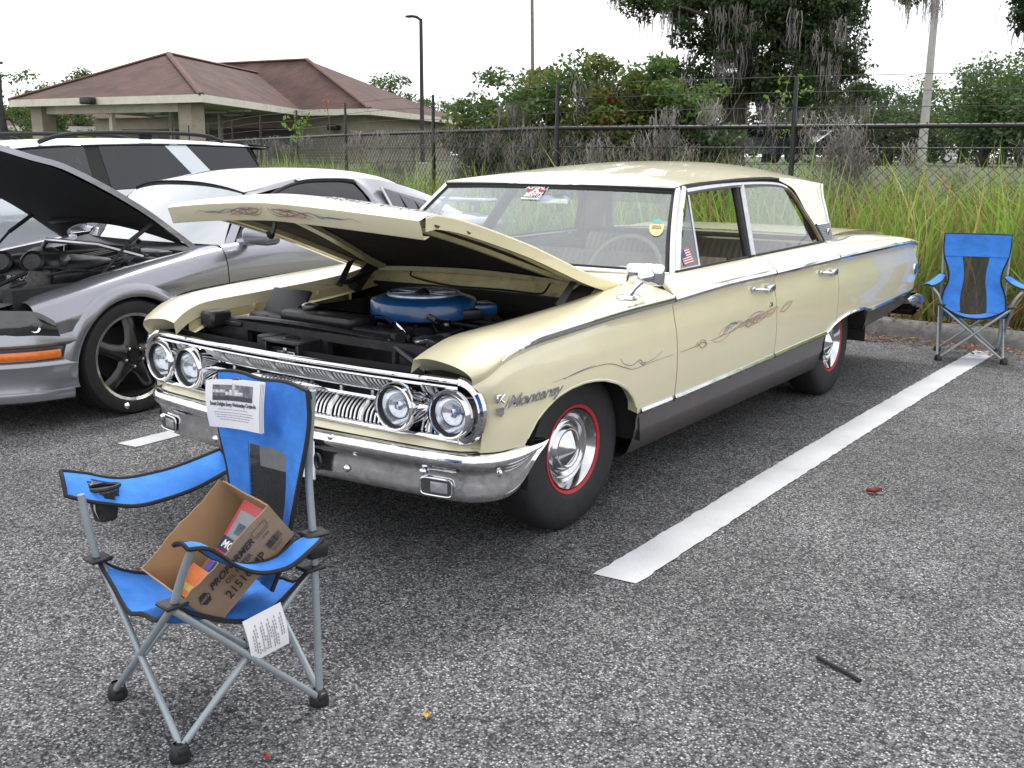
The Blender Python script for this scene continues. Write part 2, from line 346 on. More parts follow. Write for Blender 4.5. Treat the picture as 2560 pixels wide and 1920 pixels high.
# ================================================================== cream sedan (x across, front towards -y)
car = thing('vintage_sedan', 'cream vintage four-door sedan with raised hood and pinstriped doors', 'car', (0, 2.4, 0))
Wt = [(.167, .918), (.2, .945), (.24, .962), (.3, .974), (.4, .985), (.6, .995), (.8, 1.0), (4.0, 1.0), (4.8, .992), (5.2, .983), (5.46, .968)]
PZ = [(.20, -.10), (.30, -.07), (.40, -.03), (.46, -.015), (.56, -.003), (.66, 0), (.74, -.004), (.82, -.018), (.86, -.024), (.90, -.016)]
def side_x(y, z): return itp(Wt, y)+itp(PZ, z)
def dedge(ys, extra): return sorted(set([round(q, 4) for q in list(ys)+list(extra)]))
def frange(a, b, n): return [a+(b-a)*i/n for i in range(n+1)]
ARF = [(.0, .475), (.385, .475), (.41, .505), (.45, .558), (.50, .592), (.575, .626), (.66, .642), (.756, .648), (.83, .643), (.9, .632), (1.0, .603), (1.08, .565), (1.14, .522), (1.185, .475), (1.205, .43), (1.6, .430)]
ARR = [(1.6, .43), (2.69, .447), (3.46, .462), (3.50, .472), (3.58, .501), (3.70, .525), (3.826, .540), (3.98, .543), (4.133, .537), (4.284, .508), (5.5, .538)]
def zlow(y): return itp(ARF, y) if y < 1.5 else itp(ARR, y)
def body_panel(name, ys, top, nz=14, shear=True, yend=None, nose=False, mat=None):
    rows = []
    for y in ys:
        tp = top(y); z4 = tp[-1][1]; zl = zlow(y)
        prof_ = [(x, z) for x, z in tp]
        for k in range(1, nz+1):
            z = lerp(z4, zl, k/nz); prof_.append((side_x(y, z), z))
        row = []
        for x, z in prof_:
            yy = y
            if shear and 1.3 < y < 3.0: yy += .1*max(0, .9-z)*min(1, (y-1.3)/.19)
            if yend: yy = 3.628+(y-3.628)*(yend(z)-3.628)/(5.45-3.628)
            if nose and y < .417: yy += (.070*min(1, max(0, (.785-z)/.13))-.022)*(1-(y-.167)/.25)
            row.append(V(x, yy, z))
        rows.append(row)
    return rows
fT = dict(p0x=[(.167, .665), (.26, .688), (.4, .697), (.6, .70), (1.2, .705), (1.485, .74)],
          p0z=[(.167, .788), (.21, .812), (.26, .833), (.322, .850), (.4, .857), (.6, .865), (.965, .882), (1.2, .899), (1.485, .932)],
          p2x=[(.167, .855), (.26, .885), (.4, .925), (.6, .935), (1.485, .945)],
          p2z=[(.167, .784), (.21, .806), (.26, .827), (.32, .845), (.4, .860), (.6, .876), (1.0, .897), (1.485, .918)],
          p3z=[(.167, .752), (.21, .774), (.26, .800), (.3, .820), (.4, .844), (.5, .856), (1.0, .879), (1.485, .887)])
def topf(y):
    x0, z0, x2, z2 = smt(fT['p0x'], y), smt(fT['p0z'], y), smt(fT['p2x'], y), smt(fT['p2z'], y)
    w = itp(Wt, y); z3 = smt(fT['p3z'], y)
    c = crom([(x0, z0, 0), (x0+(x2-x0)*.4, lerp(z0, z2, .4)+.012, 0), (x2, z2, 0), (w-.014, z3, 0), (w-.023, z3-.035, 0)], 4)
    return [(p.x, p.y) for p in c]
def topd(y):
    zb = lerp(.972, .988, (y-1.5)/2.1); x0 = .888
    z3 = smt([(1.485, .886), (2.04, .902), (2.68, .902), (3.675, .907)], y); w = itp(Wt, y)
    c = crom([(x0-.012, zb-.012, 0), (x0, zb, 0), (.925, zb-.012, 0), (.962, lerp(zb, z3, .55), 0), (w-.014, z3, 0), (w-.023, z3-.035, 0)], 4)
    return [(p.x, p.y) for p in c]
def topq(y):
    k = min(1, max(0, (y-3.628)/.6)); zb = smt([(3.6, .990), (4.3, .985), (5.0, .952), (5.3, .918), (5.45, .885)], y)
    x0 = lerp(.876, .74, k); z3 = smt([(3.6, .907), (4.4, .905), (5.124, .898), (5.3, .886), (5.45, .867)], y); w = itp(Wt, y)
    c = crom([(x0, zb, 0), (lerp(x0, .93, .5), zb, 0), (.94, lerp(zb, z3, .45)+.008, 0), (w-.012, z3+.004, 0), (w-.023, z3-.04, 0)], 5)
    return [(p.x, p.y) for p in c]
yF = dedge(frange(.167, .42, 12)+frange(.42, 1.484, 34), [a for a, b in ARF if .3 < a < 1.3]+[.399, .413, 1.19, 1.2])
yD1 = frange(1.492, 2.626, 18); yD2 = dedge(frange(2.634, 3.615, 22), [3.46, 3.5, 3.58])
yQ = dedge(frange(3.623, 5.45, 44), [a for a, b in ARR if 3.63 < a < 4.3])
yend = lambda z: itp([(.4, 5.36), (.536, 5.385), (.66, 5.43), (.72, 5.47), (.778, 5.415), (.83, 5.44), (.865, 5.47), (.9, 5.45), (1.0, 5.40)], z)
panels = {}
for nm, ys_, top, kw in (('front_fender', yF, topf, dict(nose=True)), ('front_door', yD1, topd, {}), ('rear_door', yD2, topd, {}), ('rear_quarter_panel', yQ, topq, dict(yend=yend))):
    rows = body_panel(nm, ys_, top, **kw)
    g = grid(rows)
    # folded-in edges: door seams and wheel-arch lips
    def fold(line, d): return grid([[p, p+Vector(d)] for p in line])
    ext = [fold(rows[0], (-.03, .004, 0)) if nm != 'front_fender' else None, fold(rows[-1], (-.03, -.004, 0)), fold([r[-1] for r in rows], (-.045, 0, .012))]
    if nm == 'front_fender':
        lead = rows[0]; band = []
        for p in lead:
            t = min(1, max(0, (.785-p.z)/.25)); band.append([p, p+V(lerp(-.01, -.04, t), .085-.055*t, lerp(-.054, .0, min(1, t*1.6)))])
        ext += [grid(band), fold([r[0] for r in rows], (-.012, 0, -.05))]
    vf = join(g, *[e for e in ext if e])
    panels[nm] = [put(nm, vf, cream, car), put(nm, mirx(vf), cream, car)]
def on_side(y, z, d=.004): return V(side_x(y, z)+d, y, z)
def both(name, vf, mat, parents=(None, None), **k):
    return [put(name, vf, mat, parents[0] or car, **k), put(name, mirx(vf), mat, parents[1] or car, **k)]
# dark rocker panel and rear skirt
def rk(y, zs): return [V(side_x(y, min(z, .43))-.004-(.0 if z > .40 else 0), y, z) for z in zs]
rows = []
for y in frange(1.215, 3.49, 30):
    zt = zlow(y)+.002; rows.append([V(side_x(y, zt)-.003, y, zt), V(side_x(y, .40)-.004, y, .40), V(.965, y, .36), V(.948, y, .30), V(.925, y, .245), V(.89, y, .222), V(.80, y, .22)])
both('rocker_panel', grid(rows), rockerp)
rows = []
for y in frange(4.262, 5.35, 16):
    zt = zlow(y)+.002; zb = itp([(4.26, .388), (5.35, .452)], y); rows.append([V(side_x(y, .5)-.003, y, zt), V(side_x(y, .46)-.004, y, lerp(zt, zb, .5)), V(side_x(y, .46)-.02, y, zb), V(.75, y, zb)])
both('rear_skirt', grid(rows), rockerp)
# chrome: fender-top spear, sill strip, arch strips
def strip_on(y0, y1, n, zf, h, d=.010, taper=False, xf_=None):
    rows = []
    for i, y in enumerate(frange(y0, y1, n)):
        z = zf(y); hh = h*(min(1, i/6+.08) if taper else 1); xb = (xf_ or side_x)(y, z)
        rows.append([V(xb-.004, y, z+hh*.55), V(xb+d*.6, y, z+hh*.42), V(xb+d, y, z), V(xb+d*.6, y, z-hh*.42), V(xb-.004, y, z-hh*.55)])
    return grid(rows)
z3f = lambda y: smt(fT['p3z'], y)-.004; z3d = lambda y: smt([(1.485, .886), (2.04, .902), (2.68, .902), (3.675, .907)], y)-.004
z3q = lambda y: smt([(3.6, .907), (4.4, .905), (5.124, .898), (5.3, .886), (5.45, .867)], y)-.002
P = panels
def cx_(y, z): return itp(Wt, y)-.015
for a, b, f_, pn, tp_ in ((.265, 1.482, z3f, 'front_fender', True), (1.494, 2.624, z3d, 'front_door', False), (2.636, 3.612, z3d, 'rear_door', False), (3.626, 5.43, z3q, 'rear_quarter_panel', False)):
    vf = strip_on(a, b, 40, f_, .030 if pn != 'front_fender' else .034, .011, tp_, cx_)
    both('chrome_spear', vf, chrome, P[pn])
for a, b, pn in ((1.225, 1.505, 'front_fender'), (1.535, 2.668, 'front_door'), (2.68, 3.46, 'rear_door')):
    both('sill_strip', strip_on(a, b, 20, lambda y: zlow(y)+.006, .030, .012), chrome, P[pn])
arc = [on_side(y, zlow(y)+.004, .002) for y in dedge(frange(3.47, 5.36, 40), [3.5, 3.58, 4.284])]
both('arch_strip', tube(arc, .011, 6), chrome, P['rear_quarter_panel'])
# front arch lip
arc = [on_side(y, zlow(y)-.001, -.006) for y in dedge(frange(.405, 1.19, 30), [.41, .45])]
both('arch_lip', tube(arc, .008, 6), cream, P['front_fender'])
# wheel wells and underbody (dark)
def well(y, zt, r):
    rows = [[V(x, y+r*math.cos(a), min(zt+.03, max(.18, .30+r*1.02*math.sin(a)))) for x in (.97, .60)] for a in frange(0, math.pi, 14)]
    return join(grid(rows), ([(.60, y-r, .18), (.60, y+r, .18), (.60, y+r, .66), (.60, y-r, .66)], [(0, 1, 2, 3)]))
both('wheel_well', well(.83, .66, .42), undr); both('wheel_well', well(3.90, .60, .40), undr)
put('underbody', join(box((0, 2.6, .245), (1.62, 2.7, .05)), box((0, 4.9, .33), (1.5, .9, .06)), box((0, .75, .26), (1.0, .8, .05)), box((0, 1.42, .55), (1.7, .05, .6)), box((0, 4.33, .6), (1.5, .04, .5)), box((0, 3.9, .3), (1.3, .12, .12), .04)), undr, car)
# doors: handles and lock
def handle(y):
    a = V(side_x(y, .832)+.004, y-.12, .838)
    v = [tube([a, a+V(.022, .03, -.002), a+V(.026, .12, -.010), a+V(.022, .17, -.014)], [.006, .009, .010, .008], 8), box(a+V(.008, .21, -.012), (.03, .09, .042), .012, 2), box(a+V(.004, .0, .002), (.016, .035, .026), .006, 2)]
    return join(*v)
for y, pn in ((2.47, 'front_door'), (3.44, 'rear_door')): both('door_handle', handle(y), chrome, P[pn])
both('door_lock', lathe([(.0, .008), (.012, .008), (.013, 0)], on_side(2.565, .742, 0), (1, 0, 0), 12), chrome, P['front_door'])
# tail: rear panel, side bezel, rear bumper end
rows = [[V(x, yend(z)-.006-.03*(1-(x/.96)**2)*-1, z) for x in frange(-.955, .955, 16)] for z in frange(.43, .88, 10)]
put('tail_panel', grid(rows), cream, car)
both('tail_bezel', join(box((.968, 5.385, .685), (.03, .10, .085), .012, 2), box((.70, 5.44, .70), (.5, .05, .13), .02, 2)), chrome, P['rear_quarter_panel'])
rows = [[V(x*s, y, z) for y, z in ((5.30, .52), (5.50, .51), (5.57, .47), (5.575, .41), (5.55, .36), (5.40, .345))] for s in (-1, 1) for x in ([.98, .9, .6, .2] if s < 0 else [.2, .6, .9, .98])]
put('rear_bumper', join(grid(rows), both and tube([(.975, 5.2, .47), (.99, 5.4, .46), (.96, 5.54, .44)], [.02, .05, .06], 8), tube([(-.975, 5.2, .47), (-.99, 5.4, .46), (-.96, 5.54, .44)], [.02, .05, .06], 8)), chrome_old, car)
# deck lid
def deck(x, y): return smt([(4.05, .985), (4.4, 1.0), (4.8, .99), (5.2, .955), (5.42, .90)], y)+.012*(1-(x/.78)**2)
put('trunk_lid', grid([[V(x, y, deck(x, y)) for x in frange(-.75, .75, 12)] for y in frange(4.12, 5.42, 14)]), cream, car)
put('rear_deck_panel', grid([[V(x, y, .982+.012*(1-(x/.85)**2)) for x in frange(-.80, .80, 10)] for y in (3.92, 4.0, 4.116)]), cream, car)
# ---------------------------------------------------------------- roof and glasshouse
yfr = lambda x: 2.035-.10*(1-(x/.70)**2)
rc = [(0.0, 1.352), (.06, 1.384), (.2, 1.412), (.38, 1.440), (.55, 1.455), (.72, 1.452), (.88, 1.425), (1.0, 1.385)]
re_ = [(0.0, 1.343), (.06, 1.355), (.2, 1.365), (.4, 1.375), (.6, 1.372), (.8, 1.352), (1.0, 1.322)]
def roofp(t, s):           # t across -1..1, s 0 front .. 1 rear
    hw = smt([(0, .705), (.3, .715), (.7, .712), (1, .70)], s); x = t*hw
    y = lerp(yfr(x*.98)-.012, 4.03+.02*(1-t*t), s); e = smt(re_, s); c = smt(rc, s); k = 1-abs(t)**2.6
    return V(x, y, e+(c-e)*k)
tt = [math.sin(a*math.pi/2) for a in frange(-1, 1, 26)]
roof = put('roof', join(grid([[roofp(t, s) for t in tt] for s in frange(0, 1, 26)]), grid([[roofp(t, 1), roofp(t, 1)+V(0, -.012, -.035)] for t in tt]), grid([[roofp(t, 0), roofp(t, 0)+V(0, .01, -.02)] for t in tt])), cream, car)
[put('drip_rail', v_, blackm, roof) for v_ in [tube([roofp(s, q)+V(s*.004, 0, -.010) for q in frange(0, .62, 16)], .009, 6) for s in (-1, 1)]]
put('header_gap', tube([roofp(t, 0)+V(0, -.002, -.012) for t in tt], .007, 6), blackm, roof)
def wsp(t, s):             # windshield surface: t -1..1, s 0 base .. 1 top
    xb, xt = .862, .700; x = t*lerp(xb, xt, s)
    y = lerp(1.682-.13*(1-t*t), yfr(t*.70), s)-.020*math.sin(math.pi*s); z = lerp(.962+.012*(1-t*t), 1.328+.012*(1-t*t), s)
    return V(x, y, z)
ws = put('windshield', grid([[wsp(t, s) for t in frange(-1, 1, 22)] for s in frange(0, 1, 8)]), glass_ws, car)
def wsm(t0, s0, x, z, d=.004): return wsp(t0+x/.72, s0+z/.366)+V(0, -d, d*.6)
put('tint_band', grid([[wsp(t, q)+V(0, .003, 0) for t in frange(-.98, .98, 18)] for q in (.82, .87, .92, .96)]), glass('tint_band_glass', (.55, .60, .74), refl=0, base=0), ws)
redd = pm('decal_red', (.42, .03, .035), .5, noise=.2); decw = pm('decal_white', (.75, .75, .75), .5, noise=.05)
st_ = put('club_decal', ([tuple(wsm(-.025, .905, .055*math.cos(a), .021*math.sin(a))) for a in frange(0, 2*math.pi, 28)[:-1]], [tuple(range(28))]), redd, ws)
put('decal_text', join(*[([tuple(wsm(-.025, s0, p[0], p[1], .006)) for p in tv_[0]], tv_[1]) for s0, tv_ in ((.955, text_vf('ASPHALT', .030, .2, 0, 1.15, .0006)), (.855, text_vf('MISFITS', .028, .2, 0, 1.15, .0006)))], *[([tuple(wsm(-.03, .80, x+dx, z, .006)) for dx, z in ((0, 0), (.010, 0), (.010, .006), (0, .006))], [(0, 1, 2, 3)]) for x in frange(-.055, .045, 8)]), decw, st_)['kind'] = 'stuff'
put('decal_arrow', ([tuple(wsm(-.025, .905, x, z, .006)) for x, z in ((-.035, -.012), (.0, .014), (.035, -.012), (.02, -.012), (0, .002), (-.02, -.012))], [(0, 1, 2, 3, 4, 5)]), decw, st_)
yd = put('year_decal', ([tuple(wsm(.915, .53, .030*math.cos(a), .037*math.sin(a))) for a in frange(0, 2*math.pi, 24)[:-1]], [tuple(range(24))]), pm('decal_yellow', (.72, .68, .30), .5, noise=.08), ws)
put('decal_rim', ([tuple(wsm(.915, .53, .029*math.cos(a), .036*math.sin(a), .0055)) for a in frange(.5, math.pi-.5, 12)], [tuple(range(13))]), pm('decal_teal', (.08, .36, .36), .5, noise=.1), yd)
tv_ = text_vf('2025', .021, 0, 0, 1, .0006); put('decal_year', ([tuple(wsm(.915, .53, p[0], p[1], .006)) for p in tv_[0]], tv_[1]), redd, yd)
put('windshield_trim', join(tube([wsp(t, 1.0)+V(0, -.008, .004) for t in frange(-1, 1, 22)], .011, 8), tube([wsp(t, 0.0)+V(0, -.012, .0) for t in frange(-1, 1, 22)], .011, 8)), chrome, car)
put('windshield_gasket', join(*[tube([wsp(t, s) for t, s in pts], .009, 6) for pts in ([(t, .965) for t in frange(-1, 1, 20)], [(t, .03) for t in frange(-1, 1, 20)], [(.985, s) for s in frange(0, 1, 8)], [(-.985, s) for s in frange(0, 1, 8)])]), blackm, ws)
def ap(s, o, i): return V(lerp(.868+o, .703+o, s), lerp(1.690, 2.042, s)-.018*math.sin(math.pi*s)+i, lerp(.958, 1.335, s))
vf = join(tube([ap(s, .002, -.006) for s in frange(0, 1, 8)], .014, 8), tube([ap(s, .014, .030) for s in frange(0, 1, 8)], .015, 8))
both('pillar_trim', vf, chrome)
both('pillar', grid([[ap(s, -.004, -.012), ap(s, .012, .012), ap(s, .016, .04)] for s in frange(0, 1, 8)]), cream)
both('pillar_foot', box((.878, 1.672, .960), (.035, .09, .022), .008, 2), chrome)
# side frames
topc = crom([(.722, 2.075, 1.318), (.722, 2.4, 1.333), (.718, 2.75, 1.340), (.712, 3.15, 1.334), (.714, 3.36, 1.312), (.735, 3.46, 1.262), (.788, 3.535, 1.150), (.835, 3.585, 1.06), (.868, 3.615, .992)], 5)
both('window_channel', tube([p+V(-.006, .014, .012) for p in topc], .013, 6), blackm)
both('roof_rail_trim', tube([p for p in topc if p.y < 3.40], .017, 8), steel)
both('quarter_channel', tube([p for p in topc if p.y > 3.38], .015, 6), pm('tarnished_trim', (.16, .13, .07), .4, .5, noise=.4, nscale=20))
belt = [V(.885, lerp(1.70, 3.61, i/16), lerp(.976, .993, i/16)) for i in range(17)]
both('belt_trim', tube(belt, .007, 6), blackm)
bp0, bp1 = V(.880, 2.565, .978), V(.718, 2.735, 1.336)
both('pillar_post', join(tube([bp0+V(0, -.055, 0), bp1+V(-.006, -.055, -.012)], .020, 8), tube([bp0+V(-.02, -.02, 0), bp1+V(-.02, -.02, 0)], .022, 8)), blackm)
both('door_frame_trim', tube([bp0+V(0, .016, -.01), bp1+V(.002, .010, 0)], .017, 8), steel)
# vent window and its bar; rear side glass; front side glass lowered
vent = [(.876, 1.735, .978), (.874, 1.955, .980), (.728, 2.105, 1.300)]
both('vent_window', (vent, [(0, 1, 2)]), glass_md)
va, vb, vc = [Vector(q) for q in vent]; vx = (vb-va).normalized(); vup = ((vc-va)-vx*(vc-va).dot(vx)).normalized()
def vfl(x, z, d=.003): return va+vx*(.125+x)+vup*(.058+z)+V(d, 0, 0)
fg = put('flag_decal', ([vfl(x, z) for x, z in ((-.048, -.04), (.055, -.034), (.050, .040), (-.052, .034))], [(0, 1, 2, 3)]), decw, car)
for i in range(7): put('flag_stripe', ([vfl(lerp(-.048, -.052, k)+lerp(0, .103, q), lerp(-.04, .034, k)+.006*q, .0045) for k, q in ((i*2/13, 0), (i*2/13, 1), ((i*2+1)/13, 1), ((i*2+1)/13, 0))], [(0, 1, 2, 3)]), redd, fg)
put('flag_canton', ([vfl(lerp(-.048, -.052, k)+.103*q, lerp(-.04, .034, k)+.006*q, .006) for k, q in ((.46, 0), (.46, .42), (1, .42), (1, 0))], [(0, 1, 2, 3)]), pm('decal_navy', (.02, .035, .14), .5, noise=.1), fg)
both('vent_bar', join(tube([vent[1], vent[2]], .008, 6), tube([vent[0], vent[1]], .009, 6)), steel)
both('rear_side_glass', grid([[V(.868, y0, .985), V(.72, y1, 1.322)] for y0, y1 in ((2.60, 2.77), (2.95, 3.0), (3.3, 3.2), (3.50, 3.33))]), glass_cl)
# c-pillar panel
cp_f = [V(.722, 3.34, 1.338), V(.740, 3.47, 1.295), V(.790, 3.552, 1.170), V(.838, 3.605, 1.065), V(.872, 3.64, .985)]
cp_r = [V(.703, 4.026, 1.318), V(.722, 3.995, 1.25), V(.765, 3.958, 1.155), V(.800, 3.930, 1.075), V(.832, 3.91, .985)]
cf_, cr_ = crom(cp_f, 5), crom(cp_r, 5)
rws = [[roofp(1, lerp(.585, .998, k)) for k in frange(0, 1, 10)]]+[[f_.lerp(r_, k)+V(.014*math.sin(math.pi*k), 0, 0) for k in frange(0, 1, 10)] for f_, r_ in list(zip(cf_, cr_))[2:]]
cp = both('rear_pillar', grid(rws), cream)
both('pillar_edge_trim', tube([p+V(.003, .003, 0) for p in crom(cp_r, 4)], .009, 6), chrome, cp)
both('pillar_inner', grid([[f_+V(-.04, .02, 0), f_.lerp(r_, .6)+V(-.05, 0, 0), r_+V(-.035, 0, 0)] for f_, r_ in zip(cp_f, cp_r)]), trimi)
# ribbed garnish at pillar base with foot
def atz(L_, z):
    for p, q in zip(L_, L_[1:]):
        if q.z <= z <= p.z: return p.lerp(q, (p.z-z)/(p.z-q.z))
    return L_[-1]
gm = pm('garnish_grey', (.17, .19, .21), .35, .6, noise=.2, nscale=30)
gp = lambda z, k: atz(cf_, z).lerp(atz(cr_, z), k)+V(.014*math.sin(math.pi*k)+.010, 0, 0)
gar = both('pillar_garnish', grid([[gp(z, k) for k in frange(.06, 1.02, 8)] for z in frange(1.090, .986, 6)]), gm, cp)
for i in range(11): both('garnish_rib', tube([gp(lerp(.992, 1.086, i/10), k) for k in frange(.07, 1.02, 8)], .0042, 5), gm, gar)
both('garnish_rim', tube([gp(1.090, k) for k in frange(.05, 1.03, 8)], .007, 6), chrome_old, gar)
rw = [[V(.912, y, .968), V(.900, y, .988), V(lerp(.872, .80, q), y, lerp(.996, .985, q)), V(lerp(.85, .78, q), y, lerp(.99, .978, q))] for y, q in ((3.66, 0), (3.78, .1), (3.9, .3), (4.02, .6), (4.14, .85), (4.24, 1))]
for r_, q in zip(rw, (0, .0, .1, .35, .7, 1)):
    for p in r_[:2]: p.x = lerp(p.x, .845, q)
both('garnish_foot', grid(rw), gm, gar)
both('garnish_crest', box(gp(1.04, .45)+V(.006, 0, 0), (.01, .028, .05), .006, 2), chrome, gar)
# back window: upright glass set under the roof overhang
put('back_window', grid([[V(x, lerp(3.86, 3.74, s), lerp(.985, 1.335, s)+.012*(1-(x/.7)**2)) for x in frange(-lerp(.72, .66, s), lerp(.72, .66, s), 8)] for s in frange(0, 1, 4)]), glass_cl, car)
put('back_window_frame', join(tube([(-.73, 3.86, .985), (.73, 3.86, .985)], .018, 6), *[tube([(s*.73, 3.86, .985), (s*.67, 3.74, 1.335)], .03, 6) for s in (-1, 1)]), trimi, car)
# ---------------------------------------------------------------- interior
def bench(y, z0, zt, hw, mat, name, lean=.16, n=34):
    rows = []
    for i in range(n*4+1):
        x = lerp(-hw, hw, i/(n*4)); d = .012*abs(math.sin(i/4*math.pi)); rows.append([V(x, y-d-.02, z0), V(x, y+.01-d, lerp(z0, zt, .4)), V(x, y+lean*.75-d, zt-.03), V(x, y+lean*.85, zt), V(x, y+lean+.06, zt-.02), V(x, y+lean+.10, z0)])
    sq = box((0, y-.26, z0-.02), (2*hw, .56, .16), .05, 3)
    o = put(name, join(grid(rows), sq), mat, car); return o
bench(2.52, .52, .955, .70, seatv, 'front_seat'); bench(3.36, .52, .985, .69, seatd, 'rear_seat', .2)
put('dashboard', grid([[V(x, y-.05*(1-(x/.8)**2), z) for x in frange(-.80, .80, 10)] for y, z in ((1.62, .935), (1.74, .955), (1.86, .952), (1.93, .93), (1.95, .88), (1.93, .70))]), dashv, car)
st = put('steering_wheel', join(tube([V(.41+.205*math.cos(a), 2.05+.205*math.sin(a)*.42, .905+.205*math.sin(a)*.90) for a in frange(0, 2*math.pi, 36)], .011, 8, False), tube([(.21, 2.05, .905), (.41, 2.03, .89), (.61, 2.05, .905)], .011, 6), tube([(.41, 2.05, .90), (.41, 1.84, .80)], .028, 8)), seatv, car)
put('horn_button', lathe([(0, -.02), (.04, -.012), (.05, .005)], (.41, 2.05, .905), (0, .9, -.42), 16), chrome, st)
put('interior_shell', join(*[grid([[V(s*.84, y, .40), V(s*.855, y, .96)] for y in (1.75, 2.6, 3.6)]) for s in (-1, 1)], box((0, 2.7, .33), (1.62, 1.9, .03)), box((0, 3.72, .93), (1.50, .30, .05)), grid([[roofp(t, s)+V(0, 0, -.035) for t in frange(-.93, .93, 8)] for s in frange(.04, .93, 8)])), trimi, car)
put('inside_mirror', join(box((0, 2.02, 1.265), (.20, .02, .055), .012, 2), tube([(0, 2.0, 1.32), (0, 2.02, 1.27)], .006)), chrome_old, car)
put('window_crank', join(tube([(.838, 2.38, .80), (.80, 2.42, .86), (.79, 2.46, .90)], .008), lathe([(0, .02), (.03, .01), (.032, 0)], (.838, 2.38, .80), (-1, 0, 0), 14)), chrome, car)
# ---------------------------------------------------------------- hood, raised
HE = [(0, (1.455, .934)), (.2, (1.20, 1.003)), (.35, (1.013, 1.068)), (.50, (.805, 1.141)), (.65, (.614, 1.199)), (.79, (.438, 1.248)), (.89, (.314, 1.276)), (.955, (.22, 1.285)), (1, (.165, 1.266))]
hy = [(s, p[0]) for s, p in HE]; hz = [(s, p[1]) for s, p in HE]
def hoodp(t, s, dn=0):
    hw = smt([(0, .735), (.5, .715), (1, .684)], s); c = 1-abs(t)**2.2; cz = 1-abs(t)**1.5
    y = smt(hy, s)+c*lerp(.055, -.075, s); z = smt(hz, s)+cz*smt([(0, .022), (.5, .045), (.85, .060), (.95, .053), (1, .042)], s)
    return V(t*hw, y, z-dn)
ts_ = [-1+2*i/32 for i in range(33)]; ss_ = frange(0, 1, 30)
skin = grid([[hoodp(t, s) for t in ts_] for s in ss_])
lip = grid([[hoodp(t, 1), hoodp(t, 1)+V(0, .022, -.062), hoodp(t, 1)+V(0, .026, -.066), hoodp(t, 1)+V(0, .055, -.056)] for t in ts_])
fl = [grid([[hoodp(s_, q), hoodp(s_, q)+V(s_*.002, 0, -.006), hoodp(s_, q)+V(-s_*.010, .012, -.052), hoodp(s_, q)+V(-s_*.035, .012, -.050)] for q in frange(0, .975, 24)]) for s_ in (-1, 1)]
hood = put('hood', join(skin, lip, *fl), cream, car, ang=30)
put('hood_insulation', grid([[hoodp(t*.90, s, .030) for t in ts_] for s in frange(.05, .955, 20)]), insul, hood)
def ribp(t0, s0, t1, s1, w, n=14):
    rows = []
    for q in frange(0, 1, n):
        c = hoodp(lerp(t0, t1, q), lerp(s0, s1, q), .036); d = (hoodp(t1, s1)-hoodp(t0, s0)); sd_ = V(-d.y, d.x, 0).normalized()*w/2
        rows.append([c-sd_+V(0, 0, .012), c-sd_*.7+V(0, 0, -.012), c+sd_*.7+V(0, 0, -.012), c+sd_+V(0, 0, .012)])
    return grid(rows)
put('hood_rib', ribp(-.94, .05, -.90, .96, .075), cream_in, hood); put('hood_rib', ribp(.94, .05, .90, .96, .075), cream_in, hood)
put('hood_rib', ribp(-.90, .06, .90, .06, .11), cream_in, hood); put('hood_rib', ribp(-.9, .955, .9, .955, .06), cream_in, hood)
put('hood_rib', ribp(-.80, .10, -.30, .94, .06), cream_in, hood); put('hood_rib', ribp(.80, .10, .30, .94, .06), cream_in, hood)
rustm = pm('rust_brown', (.10, .045, .02), .8, noise=.4, nscale=40)
for q_, r_ in ((.93, .020), (.80, .016)): put('hood_stain', xf(basis(hoodp(1, q_)+V(.0, .008, -.029), (0, -1, .15), (0, .1, 1)), lathe([(0, .0), (r_, 0)], (0, 0, .006), (0, 0, 1), 9)), rustm, hood)
put('hood_latch', tube(crom([(0, .14, 1.255), (0, .13, 1.22), (.0, .12, 1.195), (.012, .105, 1.183), (.02, .085, 1.19), (.022, .08, 1.205)], 4), .009, 6), blackp, hood)
tv = text_vf('MERCURY', .085, .35, .004, 1.25, 0, 1.25)
tv = text_vf('MERCURY', .060, .35, .0025, 1.25, 0, 1.3)
put('hood_lettering', ([tuple(hoodp(.60+p[0]*1.0/.69, .930-p[1]*.62)+V(0, 0, .003+p[2])) for p in tv[0]], tv[1]), chrome_old, hood)['kind'] = 'stuff'
put('hood_ornament', join(box(hoodp(0, .35)+V(0, 0, .012), (.05, .16, .025), .01, 2), box(hoodp(0, .30)+V(0, 0, .03), (.02, .12, .05), .009, 2)), chrome, hood)
for s in (-1, 1):
    put('hood_hinge', join(tube([(s*.64, 1.10, .86), (s*.655, 1.19, .955), (s*.66, 1.23, .985)], [.022, .018, .016], 4), tube([(s*.63, 1.20, .84), (s*.65, 1.34, .93), (s*.66, 1.38, .955)], [.045, .035, .02], 4), box((s*.66, 1.24, .985), (.03, .34, .025), .006, 1, Matrix.Rotation(R(-18), 3, 'X')), tube([(s*.62, 1.12, .87), (s*.62, 1.36, .93)], .014, 6)), blackp, car)
